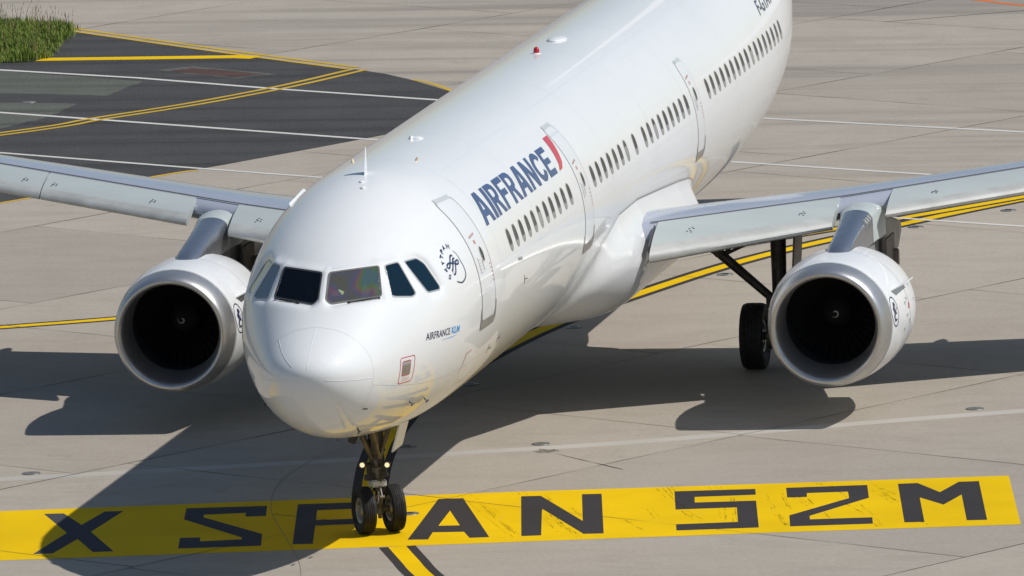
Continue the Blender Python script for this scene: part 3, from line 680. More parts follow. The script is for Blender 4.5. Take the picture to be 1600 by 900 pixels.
for (k, s), (c, n, e1, e2, P) in PL.items():
    mp = lambda q, h: [c+e1*a_[0]+e2*a_[1]+n*h for a_ in q]
    pr = round_poly(P, .05)
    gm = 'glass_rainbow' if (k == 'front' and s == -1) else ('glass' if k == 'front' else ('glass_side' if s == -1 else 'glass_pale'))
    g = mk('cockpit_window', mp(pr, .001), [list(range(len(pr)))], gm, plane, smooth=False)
    if k == 'front': g['label'] = 'front windscreen pane with rainbow stress colours' if s == -1 else 'dark front windscreen pane'
    if np.array(g.data.polygons[0].normal)@n < 0: g.data.flip_normals()
    wi, wo_ = (-.016, .012) if k == 'front' else (-.012, .010)
    A = round_poly(offset_poly(P, wo_), .06); B = round_poly(offset_poly(P, wi), .045); nn = len(A)
    V = mp(A, .001)+mp(A, .006)+mp(B, .006)+mp(B, -.03)
    Fc = []
    for j in range(3):
        for i in range(nn): Fc.append((j*nn+i, j*nn+(i+1) % nn, (j+1)*nn+(i+1) % nn, (j+1)*nn+i))
    fix(mk('window_frame', V, Fc, 'rubber_seal' if k == 'front' else 'light_seal', g, smooth=False))
# wipers parked along the lower edge of the front panes
for s in (1, -1):
    c, n, e1, e2, P = PL[('front', s)]
    A = np.array([1.83, .86*s, .50+ZC]); B = np.array([1.36, .17*s, .455+ZC]); dn = n*.03; lo = np.array([-.03, 0, -.03])
    bm = bmesh.new(); tube(bm, A+dn+lo+(B-A)*.03, A+dn+lo+(B-A)*.70, .009, seg=8); tube(bm, A+dn*1.6+lo+(B-A)*.2, A+dn*1.6+lo+(B-A)*.52, .007, seg=8)
    tube(bm, A+(B-A)*.66+lo*1.4, A+(B-A)*.66+dn*2+lo, .016, seg=8); tube(bm, A+(B-A)*.36+lo, A+(B-A)*.36+dn*1.8+lo, .01, seg=8); tube(bm, A+lo*1.2+(B-A)*.02, A+dn*1.4+lo+(B-A)*.05, .012, seg=8)
    frombm('wiper', bm, 'black', plane)
# glareshield, seats and papers inside
bm = bmesh.new(); box(bm, (2.02, 0, ZC+.34), (.62, 1.9, .10), bev=.02); frombm('glareshield', bm, 'cockpit_grey', plane)
def paper(cx, cy, cz, pts, mat):
    V = [(cx+.5*b, cy+a*1.2, cz+b*1.2) for a, b in pts]; n = len(V); V += [(v[0]+.004, v[1], v[2]) for v in V]
    F = [list(range(n)), list(range(2*n-1, n-1, -1))]+[(i, (i+1) % n, n+(i+1) % n, n+i) for i in range(n)]
    fix(mk('paper', V, F, mat, plane, smooth=False))
paper(1.56, -.20, ZC+.575, [(.07, -.02), (-.08, -.01), (-.10, .035), (-.03, .065), (.06, .02)], 'paper_yellow')
paper(1.86, -.64, ZC+.555, [(.10, -.05), (.0, -.10), (-.03, .02), (.05, .12)], 'paper_mint')
paper(1.93, -.77, ZC+.56, [(.04, -.02), (-.03, -.03), (-.02, .09), (.03, .09)], 'paper_mint')

# radome joint and lightning strips
def ringline(name, x, w, mat, t0=0, t1=360, off=.002, n=160, tilt=0):
    ts = np.radians(np.linspace(t0, t1, n)); P = []
    for dx in (-w/2, w/2):
        xx = x+dx+tilt*np.sin(ts); p = S0(xx, ts); p2 = S0(xx, ts+.002); p3 = S0(xx+.002, ts); nn = np.cross(p2-p, p3-p); nn /= np.linalg.norm(nn, axis=1, keepdims=True)
        cdir = p-np.array([0, 0, ZC]); cdir[:, 0] = 0; sg = np.sign((nn*cdir).sum(1)); P.append(p+nn*sg[:, None]*off)
    V = np.concatenate(P); F = [(i, i+1, n+i+1, n+i) for i in range(n-1)]
    return orient(mk(name, V, F, mat, plane))
ringline('radome_joint', .82, .0045, 'seam')
def strip(th, x0, x1, w=.008, mat='white_plain', name='lightning_strip', off=.004):
    xs = np.linspace(math.sqrt(x0), math.sqrt(x1), 24)**2; th = R(th); V = []
    p = S0(xs, th+0*xs); tn = S0(xs, th+.01+0*xs)-p; tn /= np.linalg.norm(tn, axis=1, keepdims=True); ax = np.gradient(p, axis=0); nn = np.cross(tn, ax); nn /= np.linalg.norm(nn, axis=1, keepdims=True)
    cd = p-np.array([xs.mean()+1.5, 0, ZC-.4]); nn *= np.sign((nn*cd).sum(1))[:, None]
    rows_ = [p-tn*w/2, p-tn*w/4+nn*off, p+tn*w/4+nn*off, p+tn*w/2]; V = np.concatenate(rows_); n = len(xs)
    return fix(mk(name, V, [(j*n+i, j*n+i+1, (j+1)*n+i+1, (j+1)*n+i) for j in range(3) for i in range(n-1)], mat, plane))
for th, x0, x1 in ((90, .03, .80), (48, .11, .82), (130, .12, .80), (186.5, .06, .81), (-6.5, .06, .81), (228, .05, .8), (-48, .05, .8)): strip(th, x0, x1)
for xj in (6.35, 9.6, 16.3, 20.4, 24.0, 28.9): ringline('skin_joint', xj, .006, 'seam', -20, 200)
decal('skin_joint', stroke([(.84, 3.10), (1.5, 2.98), (2.4, 2.88), (3.5, 2.83), (5, 2.85), (7, 2.9)], .008), 'white_plain', off=.003)

for a0 in (62, 8, -28):
    def lap(u, v, a0=a0):
        th = np.pi-np.radians(a0+v); p = S0(u, th); return p+np.stack([0*u, np.cos(th), np.sin(th)], -1)*.002
    orient(frombm('skin_joint', conform(polybm([[[(6.7, 0), (31, 0), (31, .18), (6.7, .18)]]]), lap, .8, .5), 'seam', plane, smooth=True))
# cabin windows (left side, the one seen)
PITCH = .5334
WX = [7.286+i*PITCH for i in range(11)]+[14.783+i*PITCH for i in range(7)]+[14.783+6*PITCH+.83]+[19.751+i*PITCH for i in range(9)]+[26.206+i*PITCH for i in range(17)]
WZ = 4.452
def window_mesh(x, parent=plane, wd=.122, hh=.175, blind=False):
    A = []
    def ell(a, b, n=26):
        o_ = []
        for i in range(n):
            t = 2*math.pi*i/n; c_, s_ = math.cos(t), math.sin(t); o_.append((x+a*math.copysign(abs(c_)**.75, c_), WZ+b*math.copysign(abs(s_)**.75, s_)))
        return np.array(o_)
    rings = [(ell(wd+.012, hh+.012), .0015), (ell(wd+.004, hh+.004), .006), (ell(wd-.018, hh-.018), -.0)]
    V = []; n = 26
    for rg, of in rings: V += list(side_pt(rg[:, 0], rg[:, 1], -1, of))
    F = [(j*n+i, j*n+(i+1) % n, (j+1)*n+(i+1) % n, (j+1)*n+i) for j in range(2) for i in range(n)]
    o = orient(mk('cabin_window', V, F, 'blind', parent))
    rg = ell(wd-.006, hh-.006); n = 26; c0 = side_pt(np.array([x]), np.array([WZ]), -1, .0045)
    V = list(side_pt(rg[:, 0], rg[:, 1], -1, .0045))+list(side_pt(x+(rg[:, 0]-x)*.5, WZ+(rg[:, 1]-WZ)*.5, -1, .0045))+list(c0)
    F = [(i, (i+1) % n, n+(i+1) % n, n+i) for i in range(n)]+[(n+i, n+(i+1) % n, 2*n) for i in range(n)]
    lowz = WZ-hh*.42 if not blind else WZ+hh*.45
    fm = [1 if np.mean([V[j][2] for j in f]) < lowz else 0 for f in F]
    orient(mk('window_pane', V, F, 'cabin_glass', o, mats=['cabin_glass', 'blind'], fmat=fm))
    return o
for i, x in enumerate(WX): window_mesh(x, blind=i in (5, 17, 21, 37))

# doors with outline, round window, scuff plate
def door(x0, x1, z0, z1, w, first=False):
    d = decal('cabin_door', [[rrect(x0, z0, x1, z1, .11)]], 'door_white', off=.004, dv=.04, du=.2)
    ring_ = [rrect(x0-w, z0-w, x1+w, z1+w, .13), rrect(x0, z0, x1, z1, .11)]
    decal('door_outline', [ring_], 'grey_line' if not first else 'seam', d, off=.006, dv=.04)
    if w: decal('door_header', [[(x0+.06, z1-.005), (x1-.06, z1-.005), (x1-.05, z1+.05), (x0+.05, z1+.05)]], 'door_head', d, off=.008, dv=.03)
    decal('door_sill', [[(x0-.07, z0+.22), (x0-.02, z0+.12), (x0-.01, z0-.01), (x1+.01, z0-.01), (x1+.02, z0+.22), (x1+.07, z0+.24), (x1+.08, z0-.05), (x1-.02, z0-.13), (x0-.06, z0-.15)]], 'scuff', d, off=.009, dv=.04)
    cx = x0+(x1-x0)*.58; e = [(cx+.075*math.cos(t), 4.52+.115*math.sin(t)) for t in np.linspace(0, 6.283, 20, endpoint=False)]
    decal('door_window', [[e]], 'cabin_glass', d, off=.01)
    e = [(cx+.095*math.cos(t), 4.52+.135*math.sin(t)) for t in np.linspace(0, 6.283, 20, endpoint=False)]
    decal('door_window_ring', [[e]], 'seam', d, off=.008)
    # small stencils: red arrow lines, grey hinge box
    xm = x0+(x1-x0)*.42
    decal('door_stencil', [[[(xm+k*.055-.14, 4.80+.006*k), (xm+k*.055-.115, 4.80+.006*k), (xm+k*.055-.115, 4.835+.006*k), (xm+k*.055-.14, 4.835+.006*k)]] for k in range(6)]+[[[(xm-.03, 4.70), (xm+.05, 4.70), (xm+.05, 4.76), (xm-.03, 4.76)]]], 'pale_red', d, off=.008)
    decal('door_stencil', [[[(x1-.10+(.012*k), 4.34-.065*k), (x1-.045+.012*k, 4.34-.065*k), (x1-.045+.012*k, 4.315-.065*k), (x1-.10+.012*k, 4.315-.065*k)]] for k in range(5)], 'pale_red', d, off=.008)
    decal('door_stencil', [[[(x0+.16, 4.46-.05*k), (x0+.30, 4.46-.05*k), (x0+.30, 4.452-.05*k), (x0+.16, 4.452-.05*k)]] for k in range(5)]+[[[(x0+.15, 4.24), (x0+.17, 4.24), (x0+.17, 4.50), (x0+.15, 4.50)]]], 'stencil', d, off=.008)
    decal('door_handle', [[[(cx-.12, 4.44), (cx-.105, 4.44), (cx-.105, 4.27), (cx-.12, 4.27)]]], 'dark_line', d, off=.009)
    return d
door(4.77, 5.60, 3.50, 5.40, .026)
door(13.50, 14.24, 3.46, 5.41, .020)
door(24.60, 25.26, 3.50, 5.10, .016)

# lettering
AFL = {'A': ([(0, 0), (.26, 0), (.33, .22), (.67, .22), (.74, 0), (1, 0), (.66, 1), (.34, 1)], [(.40, .42), (.60, .42), (.5, .78)]),
       'I': ([(0, 0), (1, 0), (1, 1), (0, 1)], None),
       'R': ([(0, 0), (.27, 0), (.27, .36), (.42, .36), (.70, 0), (1.02, 0), (.68, .41), (.86, .50), (.93, .68), (.88, .86), (.72, .97), (.5, 1), (0, 1)], [(.27, .55), (.27, .82), (.52, .82), (.64, .76), (.66, .68), (.62, .59), (.50, .55)]),
       'F': ([(0, 0), (.30, 0), (.30, .40), (.88, .40), (.88, .60), (.30, .60), (.30, .80), (1, .80), (1, 1), (0, 1)], None),
       'N': ([(0, 0), (.25, 0), (.25, .62), (.72, 0), (1, 0), (1, 1), (.75, 1), (.75, .38), (.28, 1), (0, 1)], None),
       'C': ([(1, .26), (.9, .12), (.75, .03), (.55, -.01), (.33, .04), (.14, .18), (.03, .38), (.0, .5), (.03, .64), (.14, .82), (.33, .96), (.55, 1.01), (.75, .98), (.9, .9), (1, .77), (.80, .66), (.68, .77), (.53, .79), (.38, .73), (.28, .6), (.26, .5), (.29, .37), (.38, .26), (.53, .20), (.68, .24), (.80, .37)], None),
       'E': ([(0, 0), (1, 0), (1, .2), (.3, .2), (.3, .40), (.9, .40), (.9, .60), (.3, .60), (.3, .80), (1, .80), (1, 1), (0, 1)], None)}
wd_ = {'A': 1.0, 'I': .26, 'R': .84, 'F': .74, 'N': .88, 'C': .86, 'E': .76}
s_ = 'AIRFRANCE'; gap = .10; tot = sum(wd_[c] for c in s_)+gap*(len(s_)-1); polys = []; x = 0
for ch in s_:
    o_, h_ = AFL[ch]; f_ = lambda L: [((x+a_*wd_[ch])/tot, b_) for a_, b_ in L]
    polys.append([f_(o_)]+([f_(h_)] if h_ else [])); x += wd_[ch]+gap
def afmap(u, v):
    xx = 6.22+(12.42-6.22)*u+.12*v; a0, a1 = R(28.4), R(44.6)-R(1.4)*u
    ph = a0+(a1-a0)*v; p = S0(xx, np.pi-ph); q_ = S0(xx, np.pi-ph-.01)-p; nn = np.stack([0*xx, -np.cos(ph), np.sin(ph)], -1); return p+nn*.006
orient(frombm('airline_name', conform(polybm(polys), afmap, .02, .12), 'navy', plane, smooth=True))
acc = [(12.62, 28.6), (12.88, 28.9), (13.10, 31.5), (13.24, 36), (13.36, 41), (13.44, 45.9), (13.04, 45.9), (12.98, 41), (12.90, 36), (12.80, 31.5)]
def phmap(u, v):
    ph = np.radians(v); p = S0(u, np.pi-ph); return p+np.stack([0*u, -np.cos(ph), np.sin(ph)], -1)*.006
orient(frombm('red_accent', conform(polybm([[acc]]), phmap, .1, 1.5), 'red', plane, smooth=True))
text_quad('group_name', 'AIRFRANCE', [(2.22, 3.578), (3.08, 3.545), (3.10, 3.655), (2.25, 3.692)], 'dark_navy', .012, space=1.05)
text_quad('group_name', 'KLM', [(3.15, 3.54), (3.50, 3.525), (3.54, 3.625), (3.17, 3.652)], 'sky_blue', .03)
decal('group_swoosh', [[[(2.75, 3.505), (3.2, 3.485), (3.42, 3.500), (3.2, 3.497), (2.75, 3.508)]]], 'sky_blue', off=.004)
def regmap(u, v):
    ph = np.radians(29.2+8.4*v); xx = 33.3+1.9*u+.25*v; p = S0(xx, np.pi-ph); return p+np.stack([0*u, -np.cos(ph), np.sin(ph)], -1)*.006
orient(frombm('registration', conform(textbm('F-GTAT', .02), regmap, .05, .2), 'dark_navy', plane, smooth=True))
polys = []
for k, L in SKY.items():
    L = [tuple(q_) for q_ in L]
    if k in ('f1', 'f2', 'ring'): polys += stroke([tuple(q_) for q_ in catmull(L, 4)], .030 if k != 'ring' else .026, taper=(k == 'ring'))
    else: polys += stroke(L, .022)
polys += stroke([tuple(q_) for q_ in catmull([(3.93, 4.594), (3.87, 4.60), (3.82, 4.58), (3.78, 4.53), (3.73, 4.49), (3.69, 4.45)], 4)], .02)
decal('alliance_emblem', polys, 'dark_navy', off=.005, du=.2, dv=.1)
decal('small_stencil', [[[(7.55+.045*k, 4.12-.004*k), (7.58+.045*k, 4.12-.004*k), (7.60+.045*k, 4.06-.004*k), (7.57+.045*k, 4.06-.004*k)]] for k in range(8)], 'grey_line')
sp = plane
decal('static_port_frame', [[rrect(1.50, 2.99, 1.90, 3.41, .05), rrect(1.512, 3.002, 1.888, 3.398, .042)]], 'red', off=.004)
decal('static_port_plate', [[rrect(1.57, 3.12, 1.78, 3.34, .02)]], 'static', off=.004)
decal('static_port_plate', [[rrect(1.56, 3.11, 1.79, 3.35, .025), rrect(1.57, 3.12, 1.78, 3.34, .02)]], 'red', off=.0045)
for k in range(3): decal('small_stencil', [[[(1.61-.02*k, 3.085-.02*k), (1.80, 3.075-.02*k), (1.80, 3.072-.02*k), (1.61-.02*k, 3.08-.02*k)]]], 'pale_red', off=.004)

# small fittings on the skin
def fin(name, x0, x1, h, th, mat, wd=.03, lean=.25, tipw=.45):
    """blade aerial standing on the skin at angle th"""
    th = R(th); a_ = S0(np.array([x0]), np.array([th]))[0]; b_ = S0(np.array([x1]), np.array([th]))[0]; up_ = np.array([0, math.cos(th), math.sin(th)]); sd_ = np.array([0, -math.sin(th), math.cos(th)])
    V = []; L = x1-x0
    for f, hh_ in ((1, -.02), (tipw, h)):
        base = a_*(0 if 0 else 1); s0 = (0 if hh_ < 0 else lean*L+(1-tipw)*L*.3)
        for t, w_ in ((0, 0), (.3, 1), (.75, .6), (1, 0), (.75, -.6), (.3, -1)):
            p = a_+(b_-a_)*((s0/L)+t*f) ; V.append(p+sd_*w_*wd*.5*f+up_*hh_)
    F = [list(range(6))[::-1], list(range(6, 12))]+[(i, (i+1) % 6, 6+(i+1) % 6, 6+i) for i in range(6)]
    return fix(mk(name, V, F, mat, plane, smooth=False))
fin('blade_antenna', 4.98, 5.24, .42, 90, 'white_plain', .028, .35, .25)
fin('blade_antenna', 8.75, 8.95, .05, 90, 'white_plain', .10, .1, .6)
def bump_(name, x, th, rx, ry, h, mat):
    th = R(th); p = S0(np.array([x]), np.array([th]))[0]; up_ = Vector((0, math.cos(th), math.sin(th))); sd_ = Vector((0, -math.sin(th), math.cos(th)))
    bm = bmesh.new(); bmesh.ops.create_uvsphere(bm, u_segments=20, v_segments=12, radius=1, matrix=Matrix.Translation(Vector(p)) @ Matrix((Vector((rx, 0, 0)), sd_*ry, up_*h)).transposed().to_4x4()); return frombm(name, bm, mat, plane, smooth=True)
bump_('antenna_dome', 4.60, 91, .06, .045, .028, 'white_plain'); bump_('antenna_dome', 4.3, 93.5, .06, .045, .028, 'white_plain')
bump_('satellite_dome', 21.82, 90, .34, .17, .06, 'white_plain'); bump_('antenna_dome', 8.9, 92, .10, .12, .04, 'white_plain')
fin('small_fairing', 6.65, 6.78, .05, 105, 'antenna_yellow', .06); fin('small_fairing', 6.65, 6.78, .05, 74, 'antenna_yellow', .06)
b_ = lathe('beacon_light', [(0, .055), (.02, .055), (.07, .050), (.10, .036), (.118, 0.001)], 'beacon_red', plane, (0, 0, 0)); b_.rotation_euler = (0, -math.pi/2, 0); b_.location = (19.9, 0, ZC+2.075)
bump_('beacon_base', 19.9, 90, .09, .08, .02, 'white_plain')
fin('aerial_strip', 4.8, 6.3, .055, 51, 'white_plain', .06, .0, .85)
def probe(x, z, L, mat='gear_dark', side=-1, down=0):
    p = Vector(side_pt(np.array([x]), np.array([z]), side, 0)[0]); n = Vector(side_pt(np.array([x]), np.array([z]), side, 1)[0])-p
    bm = bmesh.new(); e = p+n*.07; tube(bm, p, e, .016, .010, 8); tube(bm, e+Vector((-L*.6, 0, -down)), e+Vector((L*.4, 0, 0)), .012, .014, 8); return frombm('air_probe', bm, mat, plane)
probe(2.25, 2.60, .20); probe(2.9, 2.55, .20); probe(1.35, 2.32, .16); probe(3.35, 2.55, .16, side=1); probe(2.2, 2.6, .2, side=1)
for x_, z_ in ((7.95, 3.70), (6.5, 2.95), (5.9, 2.87)):
    decal('drain_mark', [[[(x_, z_), (x_+.30, z_-.03), (x_+.30, z_-.012), (x_, z_+.012)]], [[(x_+.02, z_-.07), (x_+.05, z_-.07), (x_+.05, z_+.07), (x_+.02, z_+.07)]]], 'dark_line')
decal('tow_mark', [[[(4.2, 3.06), (4.24, 3.06), (4.22, 2.72), (4.205, 2.72)]], [[(4.2, 3.07), (4.5, 3.085), (4.5, 3.065), (4.2, 3.05)]]], 'pale_red')
decal('radome_latch', [[[(.86, 2.72), (.98, 2.70), (.98, 2.68), (.86, 2.70)]]], 'dark_line', off=.006)

# ---- belly fairing: a bulge over the lower body with a sharp upper seam
UB = [(12.4, -75), (13.5, -52), (14.53, -35), (15.0, -24), (15.8, -15), (16.6, -9.0), (18.4, -8.5), (20.6, -12.5), (22.8, -17), (24.2, -21), (24.8, -25), (24.95, -34), (27.5, -62), (29, -78)]
bx = np.array([b[0] for b in UB]); bp = np.array([b[1] for b in UB], float)
fx = np.unique(np.concatenate([np.linspace(12.4, 29, 150), bx])); V = []; nph = 60
def sm(t): t = np.clip(t, 0, 1); return t*t*(3-2*t)
for s in (1, -1):
    pass
rowsF = []
for x in fx:
    pu = np.interp(x, bx, bp); ph = np.concatenate([np.linspace(pu, -180-pu, nph)])
    lon = sm((x-14.2)/3.6)*sm((29.2-x)/4.5)
    dep = np.minimum(ph-(-180-pu), pu-ph); edge = sm(dep/7.0)
    latr = np.exp(-((np.abs(ph+90)-48)/26)**2); rootx = sm((x-13.4)/4.6)*sm((24.85-x)/.3)
    off = .012+sm(dep/14.0)*.20*lon+sm(dep/20.0)*.50*latr*rootx
    p = S0(x+0*ph, np.radians(ph)); nn = np.stack([0*ph, np.cos(np.radians(ph)), np.sin(np.radians(ph))], -1)
    p = p+nn*off[:, None]; p[0] = S0(np.array([x]), np.radians(ph[:1]))[0]; p[-1] = S0(np.array([x]), np.radians(ph[-1:]))[0]
    rowsF.append(p)
V = np.concatenate(rowsF); F = [(i*nph+j, i*nph+j+1, (i+1)*nph+j+1, (i+1)*nph+j) for i in range(len(fx)-1) for j in range(nph-1)]
bf = orient(mk('belly_fairing', V, F, 'white', plane))
def bound_line(side, w=.014):
    P = []
    for x in np.linspace(13.4, 24.85, 90):
        ph = np.interp(x, bx, bp); ph = R(ph) if side > 0 else math.pi-R(ph); P.append((x, ph))
    V = []
    for k in (-1, 1):
        for x, ph in P: V.append(S0(np.array([x]), np.array([ph+(k*w*.5-.006)/1.95*side*-1]))[0]+np.array([0, math.cos(ph), math.sin(ph)])*.02)
    n = len(P); return orient(mk('fairing_seam', V, [(i, i+1, n+i+1, n+i) for i in range(n-1)], 'dark_line', bf))
bound_line(-1); bound_line(1)
# ---- wings
def xl(y): return 18.0+.49*(y-2.2)
def zl(y): return 3.16+.066*(y-2.2) if y < 5.4 else 3.371+.092*(y-5.4)
def xte(y): return 24.5 if y < 6.4 else 24.5+(y-6.4)*.205
def chord(y): return max(.9, xte(y)-xl(y))
UP = [(-.052, -.03), (-.03, -.014), (0, 0), (.06, .012), (.14, .016), (.25, .008), (.4, -.014), (.55, -.04), (.7, -.070), (.85, -.102), (1.0, -.135)]
LO = [(.99, -.142), (.8, -.138), (.6, -.135), (.4, -.13), (.2, -.115), (.05, -.095), (-.03, -.075), (-.058, -.052)]
def wing(s):
    ys = [1.2, 2.2, 3, 4, 5, 5.4, 6.4, 7.5, 9, 11, 13, 15, 16.4, 17.0]
    V = []; n = len(UP)+len(LO); F = []
    for y in ys:
        c = chord(y); k = 1.0 if y < 6 else 1.0
        for a, b in UP+LO: V.append((xl(y)+a*c*(1 if a > 0 else min(1, 4.5/c)), s*y, zl(y)+b*c*(.9 if b < 0 and y < 6 else 1)))
    for i in range(len(ys)-1):
        for j in range(n): F.append((i*n+j, i*n+(j+1) % n, (i+1)*n+(j+1) % n, (i+1)*n+j))
    F.append(list(range(n))[::-1]); F.append([(len(ys)-1)*n+j for j in range(n)])
    w_ = fix(mk('wing', V, F, 'wing_grey', plane)); w_.data.set_sharp_from_angle(angle=R(50))
    # slats, run out ahead of the wing
    SP = [(0, .012), (-.25, -.045), (-.5, -.115), (-.75, -.215), (-.90, -.285), (-.97, -.335), (-1.0, -.385), (-.985, -.43), (-.93, -.455), (-.80, -.435), (-.6, -.36), (-.35, -.24), (-.12, -.11), (0, -.03)]
    def slat(y0, y1):
        V = []; F = []; m_ = 7; n = len(SP)
        for i in range(m_+1):
            y = y0+(y1-y0)*i/m_; sc_ = 1.0 if y < 5.5 else .88-.012*(y-6)
            for a, b in SP: V.append((xl(y)+a*sc_, s*y, zl(y)+b*sc_*(1.25-(y-2.4)*.107 if y < 5.5 else .95)))
        for i in range(m_):
            for j in range(n): F.append((i*n+j, i*n+(j+1) % n, (i+1)*n+(j+1) % n, (i+1)*n+j))
        F.append(list(range(n))[::-1]); F.append([m_*n+j for j in range(n)])
        fm = [(1 if 3 <= (k % n) <= 8 else 0) if k < m_*n else 0 for k in range(len(F))]
        o = fix(mk('slat', V, F, 'slat', w_, mats=['slat', 'slat_edge'], fmat=fm)); o.data.set_sharp_from_angle(angle=R(40)); return o
    for y0, y1 in ((2.38, 5.34), (6.2, 9.17), (9.2, 12.0), (12.03, 14.6), (14.63, 16.6)): slat(y0, y1)
    # dark gap line behind the slats, rows of small fasteners and drain marks
    V = []; ys2 = np.linspace(2.25, 16.8, 40)
    for d_ in (-.012, .024):
        for y in ys2: V.append((xl(y)+d_+.01, s*y, zl(y)+.018+(.016 if d_ > 0 else 0)))
    n = 40; o = mk('slat_gap', V, [(i, i+1, n+i+1, n+i) for i in range(n-1)], 'dark_line', w_, smooth=False)
    if o.data.polygons[0].normal.z < 0: o.data.flip_normals()
    V = []; F = []
    def quad(y, x, dy, dx, z):
        b = len(V); V.extend([(x, s*y, z), (x+dx, s*y, z), (x+dx, s*(y+dy), z), (x, s*(y+dy), z)]); F.append((b, b+1, b+2, b+3))
    for k in range(150):
        y = 5.9+.048*k
        if rng.random() < .8: quad(y, xl(y)+.13+.05*math.sin(k*.9), .026, .03, zl(y)+.0045+.009*chord(y)*.5)
    def slat_mark(y):
        for q_, (dy, dx) in enumerate(((0, 0), (.05, .04), (.08, .0))):
            sc_ = 1.0 if y < 5.5 else .87; X = xl(y)-.56*sc_+dx; Z = zl(y)-.125*sc_*.9+dx*.4; b = len(V)
            V.extend([(X, s*(y+dy), Z), (X+.035, s*(y+dy), Z+.014), (X+.035, s*(y+dy+.03), Z+.014), (X, s*(y+dy+.03), Z)]); F.append((b, b+1, b+2, b+3))
    for y in (2.95, 4.75, 6.9, 8.9, 9.5): slat_mark(y)
    o = mk('wing_stencil', V, F, 'dark_line', w_, smooth=False)
    # flap track fairings under the trailing edge
    for y in (4.9, 8.6, 12.2):
        bm = bmesh.new(); L = 1.25 if y < 10 else .9
        bmesh.ops.create_uvsphere(bm, u_segments=16, v_segments=12, radius=1, matrix=Matrix.Translation((xte(y)-.85, s*y, zl(y)-.13*chord(y)-.12)) @ Matrix.Diagonal((L, .14, .17, 1))); frombm('flap_track_fairing', bm, 'white_plain', w_, smooth=True)
    # upswept fence at the tip
    bm = bmesh.new(); box(bm, (26.0, s*17.02, zl(17)-.1), (1.5, .05, 1.5), bev=.02); frombm('wingtip_fence', bm, 'white_plain', w_)
    # cuff panel where the inboard slat meets the body
    bm = bmesh.new(); box(bm, (17.62, s*2.345, 2.93), (.75, .03, .22), Matrix.Rotation(R(-22), 3, 'Y'), bev=.02); frombm('slat_end_plate', bm, 'dark_line', w_)
    return w_
wing(1); wing(-1)

